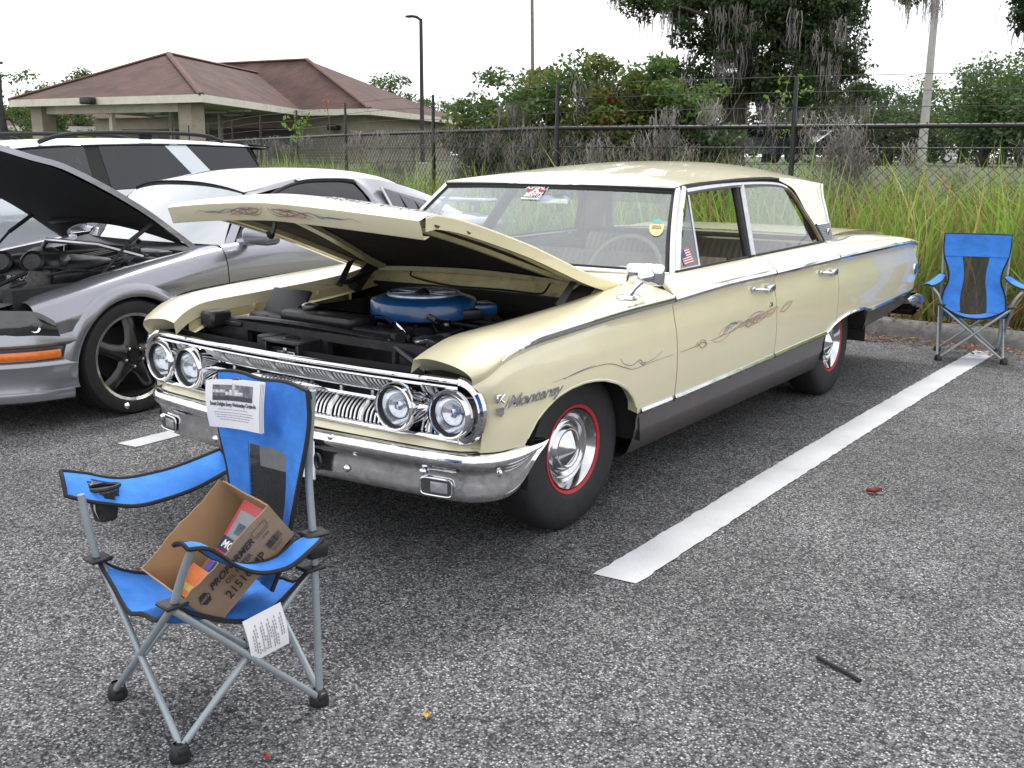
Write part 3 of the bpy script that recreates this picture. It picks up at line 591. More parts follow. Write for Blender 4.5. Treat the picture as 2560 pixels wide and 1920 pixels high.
# pinstripe scrolls on the lip (both sides of the centre peak) and on the body side
def lipp(t, k): return hoodp(t, 1)+V(0, lerp(.0, .018, k)-.0075, lerp(-.012, -.05, k))
def strokes(lst, fn, w=.0015):
    out_ = {}
    for m, pts in lst:
        p = crom([fn(*q) for q in pts], 5); n = len(p); out_.setdefault(m.name, (m, []))[1].append(tube(p, [w*(.25+.75*math.sin(math.pi*min(1, max(0, (i+.5)/n)))) for i in range(n)], 4))
    return out_
sw = []
for s in (-1, 1):
    def q(*L_): return [(s*a, b) for a, b in L_]
    sw += [(pin_b, q((.03, .2), (.10, .65), (.20, .75), (.27, .35), (.33, .25), (.40, .45), (.52, .5), (.60, .3), (.66, .55))), (pin_b, q((.05, .1), (.12, .3), (.22, .2), (.30, .45), (.36, .7))), (pin_b, q((.36, .35), (.40, .6), (.46, .42), (.55, .44))),
           (pin_m, q((.02, .05), (.05, .7), (.12, .9), (.17, .5), (.11, .15), (.06, .4), (.12, .75), (.2, .6))), (pin_m, q((.04, .3), (.14, .1), (.24, .25), (.30, .6), (.24, .85), (.19, .6))), (pin_m, q((.08, .8), (.16, .3), (.22, .5), (.16, .85), (.10, .5))), (pin_o, q((.1, .2), (.2, .4), (.28, .75), (.33, .9)))]
for k_, (m, L_) in strokes(sw, lipp).items(): put('pinstripe', join(*L_), m, hood)['kind'] = 'stuff'
sp = lambda y, z: on_side(y+(.1*max(0, .9-z) if y > 1.49 else 0)*0, z, .0012)
main = [(.53, .683), (.643, .687), (.765, .696), (.927, .690), (1.043, .657), (1.127, .637), (1.288, .642), (1.48, .645)]
L1 = [(pin_m, main), (pin_b, [(.60, .682), (.70, .695), (.82, .702)]), (pin_b, [(1.01, .70), (1.04, .672), (1.11, .655), (1.17, .668), (1.21, .648), (1.30, .655), (1.37, .676)]), (pin_b, [(1.16, .665), (1.2, .642), (1.22, .655)])]
for k_, (m, L_) in strokes(L1, sp).items(): put('pinstripe', join(*L_), m, P['front_fender'][0])['kind'] = 'stuff'
L2 = [(pin_m, [(1.54, .645), (1.60, .646), (1.70, .649), (1.76, .655)]), (pin_b, [(1.70, .665), (1.74, .64), (1.77, .630), (1.80, .645)]), (pin_o, [(1.68, .648), (1.74, .67), (1.79, .66), (1.80, .635), (1.76, .63)]), (pin_m, [(1.70, .64), (1.75, .66), (1.82, .64)])]
rnd = random.Random(3)
for i in range(34):
    y0 = rnd.uniform(1.83, 2.47); ln = rnd.uniform(.12, .30); zc = .655+(y0-1.85)*.075; a = rnd.uniform(-.034, .034)
    L2.append((rnd.choice([pin_m, pin_o, pin_o, pin_b]), [(y0, zc+a*.15), (y0+ln*.35, zc+a*.9+.006), (y0+ln*.75, zc+a*.75+.016), (y0+ln, zc+a*.1+.024)]))
L2 = [(m, [(min(a, 2.655), b) for a, b in p]) for m, p in L2]
for k_, (m, L_) in strokes(L2, sp).items(): put('pinstripe', join(*L_), m, P['front_door'][0])['kind'] = 'stuff'
L3 = [(m, [(2.69+i*.045, .69+i*.009+d*math.sin(i*.8)) for i in range(5)]) for m, d in ((pin_m, .006), (pin_b, .018), (pin_o, -.012), (pin_b, -.02))]
for k_, (m, L_) in strokes(L3, sp).items(): put('pinstripe', join(*L_), m, P['rear_door'][0])['kind'] = 'stuff'
L4 = [(pin_b, [(.012+1*0, 0), (.10, .12), (.22, .22), (.30, .34)]), (pin_m, [(.30, .34), (.42, .40), (.5, .28), (.36, .26)]), (pin_b, [(.30, .34), (.20, .46), (.08, .62)]), (pin_m, [(.32, .30), (.44, .26), (.56, .34)])]
cpf = lambda a, b: V(lerp(.716, .80, b)+.016, lerp(3.70, 3.80, b)+a*.28, lerp(1.27, 1.05, b))
for k_, (m, L_) in strokes(L4, cpf, .0018).items(): put('pinstripe', join(*L_), m, cp[0])['kind'] = 'stuff'
# fender script: small chrome lettering with a shield below
tv = text_vf('Monterey', .062, .45, .003, 1.30, .0008, .95)
put('fender_script', ([tuple(on_side(.425+p[0], .652+p[1], .003+p[2])) for p in tv[0]], tv[1]), chrome, P['front_fender'][0])
put('fender_shield', join(box(on_side(.245, .672, .004), (.008, .034, .030), .004, 1), prism([on_side(.232, .640, .004), on_side(.262, .640, .004), on_side(.262, .617, .004), on_side(.247, .605, .004), on_side(.232, .617, .004)], (.004, 0, 0)), tube([on_side(.232, .685, .006), on_side(.262, .655, .006)], .004, 5), tube([on_side(.236, .66, .006), on_side(.268, .685, .006)], .004, 5)), chrome, P['front_fender'][0])
# mirror on driver's fender
put('door_mirror', join(tube([(.900, 1.225, .915), (.925, 1.25, .955), (.945, 1.285, .985)], [.017, .013, .015], 8), lathe([(0, -.045), (.020, -.035), (.034, -.01), (.036, .01)], (.945, 1.30, .995), (0, .9, .1), 14), box((.93, 1.325, 1.000), (.165, .045, .092), .018, 3, Matrix.Rotation(R(14), 3, 'Z')), xf(Matrix.Translation((.905, 1.215, .912)) @ Matrix.Rotation(R(4), 4, 'Y'), lathe([(0, .012), (.03, .010), (.045, 0)], (0, 0, 0), (0, 0, 1), 18)), xf(Matrix.Translation((.905, 1.245, .910)) @ Matrix.Diagonal((.55, 1.8, 1, 1)), lathe([(0, .012), (.03, .010), (.05, 0)], (0, 0, 0), (0, 0, 1), 18))), chrome, car)
# ---------------------------------------------------------------- cowl and engine bay
yh = lambda x: 1.455+.055*(1-(x/.74)**2)
cowl = put('cowl', join(grid([[V(x, yh(x), .932), V(x, yh(x)+.03, .945), V(x, lerp(yh(x), 1.69-.13*(1-(x/.86)**2), .7), .953+.006), V(x, 1.69-.13*(1-(x/.86)**2), .962)] for x in frange(-.84, .84, 20)])), cream, car)
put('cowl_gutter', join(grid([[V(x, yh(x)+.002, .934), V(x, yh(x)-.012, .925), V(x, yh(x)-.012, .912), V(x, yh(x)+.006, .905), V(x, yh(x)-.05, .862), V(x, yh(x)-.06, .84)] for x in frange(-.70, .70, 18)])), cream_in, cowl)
put('washer_hose', join(tube(crom([(-.46, 1.455, .928), (-.47, 1.44, .905), (-.44, 1.43, .88), (-.2, 1.42, .858), (.1, 1.42, .862), (.3, 1.41, .86), (.36, 1.41, .87), (.38, 1.44, .915), (.40, 1.45, .928)], 5), .005, 5)), blackm, cowl)
put('washer_nozzle', join(*[box((x, yh(x)+.012, .950), (.03, .02, .010), .004, 1) for x in (-.46, .40)]), blackm, cowl)
put('firewall', box((0, 1.45, .62), (1.38, .03, .46), .01), blackp, car)
for s in (-1, 1):
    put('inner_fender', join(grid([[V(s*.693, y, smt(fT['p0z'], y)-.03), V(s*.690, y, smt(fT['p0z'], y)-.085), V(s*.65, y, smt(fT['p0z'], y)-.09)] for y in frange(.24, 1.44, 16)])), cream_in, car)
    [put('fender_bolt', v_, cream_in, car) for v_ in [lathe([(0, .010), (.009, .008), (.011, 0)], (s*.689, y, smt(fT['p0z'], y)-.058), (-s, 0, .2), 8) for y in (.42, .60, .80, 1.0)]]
    put('splash_apron', grid([[V(s*.66, y, .775), V(s*.60, y, .70), V(s*.56, y, .60), V(s*.5, y, .35)] for y in frange(.35, 1.43, 8)]), blackp, car)
sup = []
for x0, x1, z0, z1 in ((-.70, .62, .755, .79), (-.70, .62, .52, .60), (-.70, -.44, .60, .755), (-.10, .04, .60, .755), (.42, .62, .60, .755)):
    sup.append(box(((x0+x1)/2, .36, (z0+z1)/2), (x1-x0, .025, z1-z0)))
put('radiator_support', join(*sup), blackp, car)
put('support_cap', tube(crom([(-.60, .375, .783), (-.45, .38, .800), (-.2, .38, .803), (.1, .385, .797), (.34, .39, .785)], 4), .022, 8, True, .45), blackp, car)
put('support_brace', tube([(.34, .38, .785), (.46, .33, .755), (.62, .27, .72)], .012, 6), blackp, car); put('support_brace', join(tube([(-.58, .37, .785), (-.68, .34, .765), (-.70, .30, .75)], .014, 6), box((-.62, .33, .79), (.09, .11, .07), .012), box((-.53, .36, .775), (.12, .05, .02), .005)), blackp, car)
put('lower_closure', grid([[V(x, .175+.05*(x/.84)**2, .727), V(x, .24, .70), V(x, .335, .62), V(x, .345, .54)] for x in frange(-.66, .66, 10)]), blackp, car)
lt = put('latch_bracket', join(box((-.235, .30, .70), (.075, .10, .13), .006), box((-.10, .285, .755), (.21, .13, .014), .004), box((-.19, .285, .70), (.014, .13, .12), .003), box((-.005, .285, .70), (.014, .13, .12), .003), box((-.10, .345, .70), (.2, .012, .12), .003), lathe([(.028, .012), (.034, .010), (.034, 0)], (-.10, .285, .756), (0, 0, 1), 16)), blackp, car)
put('latch_plate', join(box((-.06, .215, .70), (.10, .006, .05), .002), box((-.06, .215, .73), (.02, .02, .02), .004)), steel, lt)
rad = put('radiator', join(box((-.10, .52, .58), (.74, .08, .44), .01), box((-.16, .53, .81), (.42, .14, .05), .02, 2)), blackp, car)
put('radiator_cap', join(lathe([(0, .028), (.022, .026), (.034, .018), (.034, .008), (.028, 0)], (-.26, .54, .838), (0, 0, 1), 18)), steel, rad)
put('fan_shroud', join(grid([[V(-.10+a*lerp(.34, .20, k), .56+.16*k, .72+b*lerp(.10, .07, k)) for a, b in ((-1, -1), (-1, .6), (-.7, 1.25), (.7, 1.25), (1, .6), (1, -1))] for k in (0, .5, 1)])), blackp, car)
put('battery', join(box((-.50, .62, .70), (.19, .28, .20), .012), box((-.47, .60, .835), (.24, .02, .15), .02, 2, Matrix.Rotation(R(-35), 3, 'X'))), plasb, car)
eng = put('engine', join(box((0, 1.0, .52), (.36, .74, .34), .03, 2), box((.20, 1.02, .70), (.16, .58, .10), .03, 3, Matrix.Rotation(R(28), 3, 'Y')), box((-.20, 1.02, .70), (.16, .58, .10), .03, 3, Matrix.Rotation(R(-28), 3, 'Y')), box((0, .98, .73), (.22, .40, .08), .02, 2), lathe([(.0, .0), (.10, 0), (.10, .03), (.05, .04)], (0, .62, .58), (0, -1, 0), 20)), blackp, car)
put('alternator', join(lathe([(0, 0), (.07, 0), (.08, .02), (.08, .12), (.05, .15)], (.30, .66, .68), (0, 1, 0), 18), box((.26, .66, .74), (.05, .10, .03), .01)), steel, car)
for v_ in (tube(crom([(.14, .62, .80), (.18, .60, .81), (.235, .60, .77), (.27, .585, .725), (.29, .58, .71)], 4), .008, 6), tube(crom([(.20, .78, .82), (.25, .79, .80), (.30, .80, .80)], 3), .014, 6), tube([(.29, .66, .72), (.37, .68, .725)], .006, 5)): put('engine_bracket', v_, chrome, car)
[put('wiring', v_, blackm, car) for v_ in [tube(crom([(random.uniform(-.45, .5), random.uniform(.6, .7), .68), (random.uniform(-.3, .4), random.uniform(.75, .95), random.uniform(.72, .80)), (random.uniform(-.45, .5), random.uniform(1.1, 1.3), .74), (random.uniform(-.5, .5), 1.42, .78)], 5), random.choice([.005, .008, .016]), 6) for i in range(12)]]
# round blue air cleaner with slotted lid
AC = (0, .985, .782)
ac = put('air_cleaner', join(lathe([(.12, -.03), (.17, -.02), (.19, -.012), (.232, .0), (.238, .006), (.238, .07), (.232, .078), (.18, .094), (.165, .097), (.10, .097)], AC, (0, 0, 1), 48), box((.17, 1.12, .812), (.14, .20, .055), .015, 2, Matrix.Rotation(R(-35), 3, 'Z')), lathe([(.0, -.10), (.12, -.10), (.13, -.03)], AC, (0, 0, 1), 24)), bluecan, car)
lid = lathe([(.028, .102), (.15, .104), (.157, .110), (.163, .104), (.164, .094)], AC, (0, 0, 1), 40)
spk = [box((AC[0]+.095*math.cos(a), AC[1]+.095*math.sin(a), AC[2]+.104), (.10, .012, .006), .002, 1, Matrix.Rotation(a, 3, 'Z')) for a in frange(0, 2*math.pi, 8)[:-1]]
put('air_cleaner_lid', join(lid, *spk), bluetop, ac)
put('wing_nut', join(lathe([(0, .125), (.012, .120), (.026, .106), (.03, .10)], AC, (0, 0, 1), 12)), plasb, ac)
put('snorkel_mouth', box((.235, 1.02, .805), (.07, .09, .045), .01, 2, Matrix.Rotation(R(-35), 3, 'Z')), plasb, ac)
# ---------------------------------------------------------------- front: grille, lamps, bumper
yg = lambda x: .148+.048*(x/.84)**2
gr = put('grille_frame', join(*[tube([V(x, yg(x)+o, z) for x in frange(-.83, .83, 26)], r_, 8, True, fl_) for z, o, r_, fl_ in ((.722, .004, .018, .6), (.700, -.006, .007, 1), (.513, .0, .014, .8))],
    *[tube([V(s*(.83+.098*math.cos(a)), yg(.86)+.012-.010, .6175+.1045*math.sin(a)) for a in frange(-math.pi/2, math.pi/2, 18)], .017, 8) for s in (-1, 1)]), chrome, car)
put('grille_backing', grid([[V(x, yg(x)+.10, z) for x in frange(-.92, .92, 14)] for z in (.50, .60, .73)]), blackm, gr)
fin_t = mesh(tube(crom([(0, .006, .700), (0, .018, .680), (0, .042, .655), (0, .066, .638)], 3), [.0042]*9+[.0036], 6), satin, 'fin')
fin_b = mesh(tube(crom([(0, .080, .600), (0, .050, .583), (0, .022, .558), (0, .010, .524)], 3), [.0036]*9+[.0044], 6), satin, 'fin')
maj_t = mesh(tube(crom([(0, .0, .703), (0, .012, .678), (0, .045, .652), (0, .070, .636), (0, .072, .606)], 3), .0085, 6), satin, 'fin')
maj_b = mesh(tube(crom([(0, .050, .590), (0, .035, .575), (0, .012, .553), (0, .004, .524)], 3), .0085, 6), satin, 'fin')
for i in range(-46, 47):
    x = i*.0195
    if abs(abs(x)-.804) < .066 or abs(abs(x)-.578) < .066: continue
    for m_ in ((maj_t, maj_b) if i % 8 == 4 else (fin_t, fin_b)):
        o = put('grille_fin', m_, None, gr, world=False); o.location = (x, yg(x), 0)
put('grille_crossbar', join(tube([V(x, yg(x)+.060, .634) for x in frange(-.55, .55, 14)], .005, 6), tube([V(x, yg(x)+.045, .606) for x in frange(-.55, .55, 14)], .0095, 6)), chrome, gr)
put('grille_emblem', join(tube([V(x, yg(x)+.02, .622) for x in frange(-.22, .18, 8)], [.004, .016, .022, .024, .024, .024, .022, .016, .004], 8, True, .6), *[box((x, .13, .624), (.007, .035, .03), .003) for x in frange(-.10, .08, 9)]), chrome, gr)
for s in (-1, 1):
    for xc, yc in ((.804, .196), (.578, .168)):
        c = V(s*xc, yc, .606); ax = V(s*.05 if xc > .7 else s*.02, -1, 0)
        hl = put('headlight', lathe([(.098, -.085), (.095, -.05), (.092, .0), (.087, .036), (.082, .043), (.077, .041), (.074, .030), (.072, .014)], c, ax, 40), chrome, car)
        put('headlight_ring', lathe([(.0755, .036), (.071, .026), (.068, .018)], c, ax, 32), plasb, hl)
        put('reflector', lathe([(.070, .014), (.062, -.008), (.045, -.026), (.018, -.034), (.0, -.036)], c, ax, 28), reflm, hl)
        put('lens', lathe([(.070, .020), (.058, .028), (.035, .035), (.0, .037)], c, ax, 28), lensg, hl)
        put('bulb_cap', lathe([(.014, -.02), (.016, .0), (.0, .006)], c, ax, 12), reflm, hl)
    put('lamp_bridge', join(tube([(s*.66, .175, .61), (s*.69, .19, .612), (s*.72, .185, .61)], [.018, .009, .016], 6), *[tube([V(s*.69, .25, .61), V(s*(.69+.05*math.cos(a)), .20, .61+.085*math.sin(a))], .0035, 4) for a in frange(0, 2*math.pi, 22)]), chrome, gr)
vq = lambda x: .07*max(0, (abs(x)-.78)/.14)**2
put('front_valance', join(grid([[V(x, yg(x)+.012+vq(x), .512), V(x, yg(x)-.006+vq(x), .492), V(x, yg(x)-.02+vq(x), .476), V(x, yg(x)+.02+vq(x), .455), V(x, yg(x)+.10+vq(x), .42)] for x in frange(-.915, .915, 24)])), cream, car)
# bumper: section swept round the plan curve, ends rising to a tip
bprof = [(-.11, .470), (-.075, .462), (-.058, .460), (-.040, .468), (-.022, .474), (-.004, .470), (.008, .459), (.013, .444), (.010, .428), (.0, .415), (-.012, .404), (-.016, .39), (-.013, .36), (-.008, .325), (-.014, .300), (-.035, .288), (-.06, .286)]
bpath = crom([(0, .078), (.35, .103), (.62, .130), (.80, .156), (.885, .188), (.948, .255), (.985, .36), (1.001, .465), (1.004, .492)][0:1]+[(.18, .085), (.35, .103), (.62, .130), (.80, .156), (.885, .188), (.948, .255), (.985, .36), (1.001, .465), (1.004, .492)] if False else [(0, .078, 0), (.18, .085, 0), (.35, .103, 0), (.62, .130, 0), (.80, .156, 0), (.885, .188, 0), (.948, .255, 0), (.985, .36, 0), (1.001, .465, 0), (1.004, .495, 0)], 6)
rows = []
for i, p in enumerate(bpath):
    d = (bpath[min(i+1, len(bpath)-1)]-bpath[max(i-1, 0)]).normalized(); n_ = V(d.y, -d.x, 0)
    sc_ = smt([(0, 1), (.30, 1), (.36, .86), (.42, .52), (.47, .22), (.495, .06)], p.y); tl = V(0, 0, .012*smt([(0, 0), (.3, 0), (.5, 1)], p.y))
    rows.append([V(p.x, p.y, 0)+n_*o*(1 if sc_ > .3 else sc_*3)+V(0, 0, .470-(.470-z)*sc_)+tl for o, z in bprof])
half = grid(rows); bump = put('front_bumper', join(half, mirx(half)), chrome_old, car, ang=50)
def bface(x, z):
    best = min(bpath, key=lambda p: abs(p.x-x)); return V(x, best.y+.012, z)
[put('bumper_bolt', v_, chrome, bump) for v_ in [lathe([(0, .010), (.010, .008), (.015, 0)], bface(x, z)+V(0, -.004+(.0 if z < .41 else -.01), 0), (0, -1, .15), 12) for x, z in ((.36, .345), (-.36, .345), (.30, .460), (-.30, .46), (.70, .388), (-.70, .388), (.95, .40), (-.95, .40))]]
for s in (-1, 1):
    c = bface(.755, .338)+V(0, -.002, 0); c.x *= s; ax = V(s*.16, -1, .02); m_ = basis(c, V(1, s*.17, 0), V(0, 0, 1), V(s*.17, -1, 0))
    rr = [V(a*(.062+.0*0)-(.008 if a*b > 0 else 0), b*.031, 0) for a, b in ((-1, -1), (1, -1), (1, 1), (-1, 1))]
    pth = []
    for a in frange(0, 2*math.pi, 28)[:-1]:
        ca, sa = math.cos(a), math.sin(a); pth.append(m_ @ V(.064*math.copysign(abs(ca)**.35, ca), .032*math.copysign(abs(sa)**.35, sa), .004))
    tsg = put('turn_signal', tube(pth+[pth[0]], .0034, 6, False), chrome, bump)
    put('lamp_well', (pth, [tuple(range(len(pth)))]), pm('lamp_well_grey', (.10, .10, .10), .35, .5, noise=.2), tsg)
    put('lamp_lens', xf(m_, box((.012, 0, .004), (.070, .040, .008), .004, 2)), clearl, tsg)
pl = put('license_plate', box((.105, .050, .372), (.305, .006, .152), .004), white, car); 
put('plate_bracket', box((.07, .072, .372), (.26, .03, .06), .005), blackp, pl)
# ---------------------------------------------------------------- wheels
def big_wheel(c, s, steer=0):
    ax = (s*math.cos(steer), math.sin(steer)*s, 0); k_ = .86
    w = put('wheel', lathe([(r_*k_, h) for r_, h in [(.185, .078), (.192, .089), (.188, .094), (.178, .082), (.165, .060), (.150, .056), (.142, .064), (.132, .069), (.118, .064), (.112, .060), (.105, .067), (.096, .074), (.086, .073), (.082, .070), (.04, .090), (.008, .106), (.0, .107)]], c, ax, 44), chrome_hub, car)
    put('tyre', lathe([(.162, -.085), (.24, -.098), (.31, -.095), (.332, -.072), (.338, -.03), (.338, .03), (.332, .072), (.316, .092), (.29, .100), (.25, .103), (.21, .101), (.185, .096), (.160, .082)], c, ax, 52), rubber, w)
    put('red_line', lathe([(.1835, .0965), (.182, .0985), (.170, .0935), (.1685, .089)], c, ax, 48), redline, w)
    put('brake_drum', lathe([(.0, -.02), (.14, -.02), (.14, -.09), (0, -.09)], c, ax, 20), undr, w)
chrome_hub = pm('hub_chrome', (.58, .58, .60), .12, 1, noise=.12, nscale=16)
for y in (.868, 3.912):
    for s in (1, -1): big_wheel(V(s*.785, y, .336), s, R(-3)*(y < 2))

# ================================================================== folding quad chairs
def each(name, L_, mat, parent, **k): return [put(name, v, mat, parent, **k) for v in L_]
def quad_chair(label, org, ang, feet, seat, posts, back, arms, meshspan, ripple=0, holder=None, tagpos=None, zmesh=(.34, .68)):
    """feet/seat keyed FR FL BR BL in chair space (u right, v back, z up); back: rows (z, uL, uR, v)"""
    t = thing('folding_chair', label, 'chair', org, ang)
    W_ = dict(world=False)
    legs = [('FR', 'FL'), ('FL', 'FR'), ('FR', 'BR'), ('BR', 'FR'), ('FL', 'BL'), ('BL', 'FL'), ('BR', 'BL'), ('BL', 'BR')]
    for i, (a, b) in enumerate(legs):
        p, q = Vector(feet[a]), Vector(seat[b]); off = (V(0, -.007, 0) if i % 2 else V(0, .007, 0)) if a[0] == b[0] else (V(.007, 0, 0) if i % 2 else V(-.007, 0, 0))
        put('leg', tube([p+V(0, 0, .02)+off, q+V(0, 0, -.012)+off], .0095, 10), tubeg, t, **W_)
    for k, p in feet.items():
        p = Vector(p); put('foot', join(lathe([(.0, 0), (.026, 0), (.028, .012), (.022, .035), (.015, .045)], p, (0, 0, 1), 14), box(p+V(0, 0, .026), (.05, .03, .028), .008, 2)), plasb, t, **W_)
    for pts in posts: put('post', tube(crom(pts, 5), .0105, 10), tubeg, t, **W_)
    # seat cloth hangs between the four corners
    c = {k: Vector(p) for k, p in seat.items()}; rows = []
    for i in range(15):
        a = -1+i/7; row = []
        for j in range(15):
            b = -1+j/7; s_, q = (a+1)/2, (b+1)/2
            p = c['FL'].lerp(c['FR'], s_).lerp(c['BL'].lerp(c['BR'], s_), q)
            d = 1-(a*b)**2; p.z -= .092*d+.012*(1-a*a)*(1-b*b)+ripple*.012*math.sin(7*a+3*b)*d
            p.x *= 1-.04*(1-b*b); row.append(p)
        rows.append(row)
    st_ = put('seat', solid(grid(rows), .004), bluef, t, **W_)
    edge = [rows[i][0] for i in range(15)]+[rows[14][j] for j in range(1, 15)]+[rows[i][14] for i in range(13, -1, -1)]+[rows[0][j] for j in range(13, 0, -1)]
    put('binding', tube(edge+[edge[0]], .0065, 6, False), blackf, st_, **W_)
    for k in ('FR', 'FL', 'BR', 'BL'): put('corner_patch', box(c[k]+V(0, 0, .004), (.058, .062, .012), .004, 1, Matrix.Rotation(.1, 3, 'Z')), plasb, st_, **W_)
    # back
    zs = [r_[0] for r_ in back]; f_ = lambda k, z: smt([(r_[0], r_[k]) for r_ in sorted(back)], z)
    tilt = back[0][4] if len(back[0]) > 4 else 0
    def bpnt(z, f): 
        uL, uR, v = f_(1, z), f_(2, z), f_(3, z); u = lerp(uL, uR, f)
        return V(u, v+.022*math.sin(math.pi*f)+ripple*.006*math.sin(9*f+z*14), z+tilt*(f-.5)+ripple*.004*math.sin(11*f))
    zt, zb = max(zs), min(zs); zm = zmesh[1]; m0, m1 = meshspan
    bk = put('backrest', solid(grid([[bpnt(z, f) for f in frange(0, 1, 16)] for z in frange(zt, zm, 8)]), .005), bluef, t, **W_)
    for a, b in ((0, m0), (m1, 1)): put('back_strip', solid(grid([[bpnt(z, lerp(a, b, k)) for k in frange(0, 1, 5)] for z in frange(zm+.004, zb, 16)]), .004), bluef, bk, **W_)
    put('mesh_panel', grid([[bpnt(z, lerp(m0, m1, k))+V(0, .002, 0) for k in frange(0, 1, 6)] for z in frange(zm+.004, zb, 14)]), netm, bk, **W_)
    e = [bpnt(z, 0) for z in frange(zb, zt, 18)]+[bpnt(zt, f) for f in frange(0, 1, 12)][1:]+[bpnt(z, 1) for z in frange(zt, zb, 18)][1:]
    put('binding', tube(e, .0065, 6), blackf, bk, **W_)
    put('back_sleeve', join(*[]) if False else tube([bpnt(zt-.012, f)+V(0, .012, 0) for f in frange(.62, 1, 5)], .012, 6), blackf, bk, **W_)
    # arms: ribbon of cloth over front and back posts, optional cup hole
    for A in arms:
        path = crom(A['p'], 6); n = len(path); rows = []
        ww = [itp([(i/(len(A['w'])-1), w) for i, w in enumerate(A['w'])], i/(n-1)) for i in range(n)]
        for i, p in enumerate(path):
            d = path[min(i+1, n-1)]-path[max(i-1, 0)]; sd_ = V(d.y, -d.x, 0).normalized()
            rows.append([p+sd_*ww[i]*k+V(0, 0, A.get('roll', 0)*k-.010*(1-4*k*k)*-1) for k in frange(-.5, .5, 8)])
        vf = grid(rows); hole = A.get('cup')
        if hole: hc = Vector(hole); vf = vf[0], [f for f in vf[1] if (sum((Vector(vf[0][i]) for i in f), V(0, 0, 0))/len(f)-hc).xy.length > .040]
        ar = put('armrest', solid(vf, .005), bluef, t, **W_)
        e = [r_[0] for r_ in rows]+rows[-1][1:-1]+[r_[-1] for r_ in reversed(rows)]+rows[0][-2:0:-1]
        put('binding', tube(e+[e[0]], .006, 6, False), blackf, ar, **W_)
        if hole:
            put('cup_ring', tube([hc+V(.042*math.cos(a), .042*math.sin(a), .006+.006*math.cos(a)) for a in frange(0, 2*math.pi, 24)], .006, 6, False), plasb, ar, **W_)
            put('cup_net', lathe([(.040, 0), (.038, -.04), (.030, -.085), (.0, -.09)], hc, (0, 0, 1), 16), netm, ar, **W_)
            put('cup_strap', ribbon([hc+V(.02, -.036, 0), hc+V(.02, -.035, -.05), hc+V(.01, -.02, -.088), hc+V(0, .0, -.094)], .014, (0, 1, 0)), pm('pale_strap', (.55, .56, .5), .8, noise=.2), ar, **W_)
    return t
th1 = math.atan2(-.22289, .97484)
ch1 = quad_chair('blue folding chair holding a cardboard box, facing away from the cream sedan', (.8205, -.877, 0), th1,
    dict(FR=(.208, -.203, 0), FL=(-.2, -.203, 0), BR=(.2, .203, 0), BL=(-.2, .2, 0)),
    dict(FR=(.212, -.198, .415), FL=(-.198, -.226, .415), BR=(.195, .195, .40), BL=(-.20, .185, .40)),
    [[(.212, -.198, .405), (.25, -.185, .50), (.302, -.178, .585)], [(-.198, -.226, .405), (-.208, -.243, .52), (-.215, -.25, .60)], [(.2, .205, .03), (.198, .205, .45), (.178, .21, .67), (.192, .222, .885)], [(-.2, .2, .03), (-.255, .205, .35), (-.297, .21, .59), (-.30, .222, .86)]],
    [(.876, -.298, .198, .200, .028), (.80, -.292, .205, .196), (.70, -.262, .210, .178), (.60, -.222, .190, .170), (.50, -.185, .168, .155), (.42, -.175, .16, .13), (.34, -.17, .16, .09)],
    [dict(p=[(-.297, .205, .592), (-.287, .09, .567), (-.285, -.0, .556), (-.287, -.10, .556), (-.292, -.19, .585), (-.305, -.265, .612)], w=[.055, .085, .10, .118, .128, .07], roll=.05, cup=(-.288, -.165, .578)), dict(p=[(.30, -.205, .592), (.285, -.15, .575), (.262, -.075, .508), (.25, -.0, .468), (.248, .08, .462), (.235, .15, .487), (.205, .205, .492)], w=[.05, .06, .07, .075, .075, .07, .05], roll=0)],
    (.30, .80), 1.0, zmesh=(.34, .69))
M1 = Matrix.Translation((.8205, -.877, 0)) @ Matrix.Rotation(th1, 4, 'Z')
put('arm_bracket', join(box((.205, .205, .455), (.05, .06, .045), .012, 2), box((.205, .205, .50), (.055, .07, .012), .005)), plasb, ch1, world=False)
put('strap_loop', tube([(.218+.014*math.cos(a), .215, .70+.02*math.sin(a)) for a in frange(0, 2*math.pi, 14)], .004, 5, False), plasb, ch1, world=False)
tg = put('care_tag', solid(grid([[V(.215+.01*math.sin(3*k), lerp(-.02, .09, f)+.02*k, lerp(.318+.022*f, .198+.02*f, k)) for f in frange(0, 1, 4)] for k in frange(0, 1, 6)]), .001), paperm, ch1, world=False)
tl = []
for i in range(15):
    f = .12+.055*i; k0 = .22+.05*math.sin(i*2.1); k1 = .93-.08*abs(math.sin(i*1.7))
    for k in frange(k0, k1, 9)[:-1]:
        if math.sin(i*37.7+k*91) > .72: continue
        f2 = lambda kk, ff: V(.217+.01*math.sin(3*kk), lerp(-.02, .09, ff)+.02*kk, lerp(.318+.022*ff, .198+.02*ff, kk))
        tl.append(([f2(k, f), f2(k+.055, f), f2(k+.055, f+.022), f2(k, f+.022)], [(0, 1, 2, 3)]))
greyink = pm('grey_ink', (.22, .22, .24), .8, noise=.3, nscale=60)
put('tag_print', join(*tl), greyink, tg, world=False)['kind'] = 'stuff'
th2 = math.atan2(.124, .435)
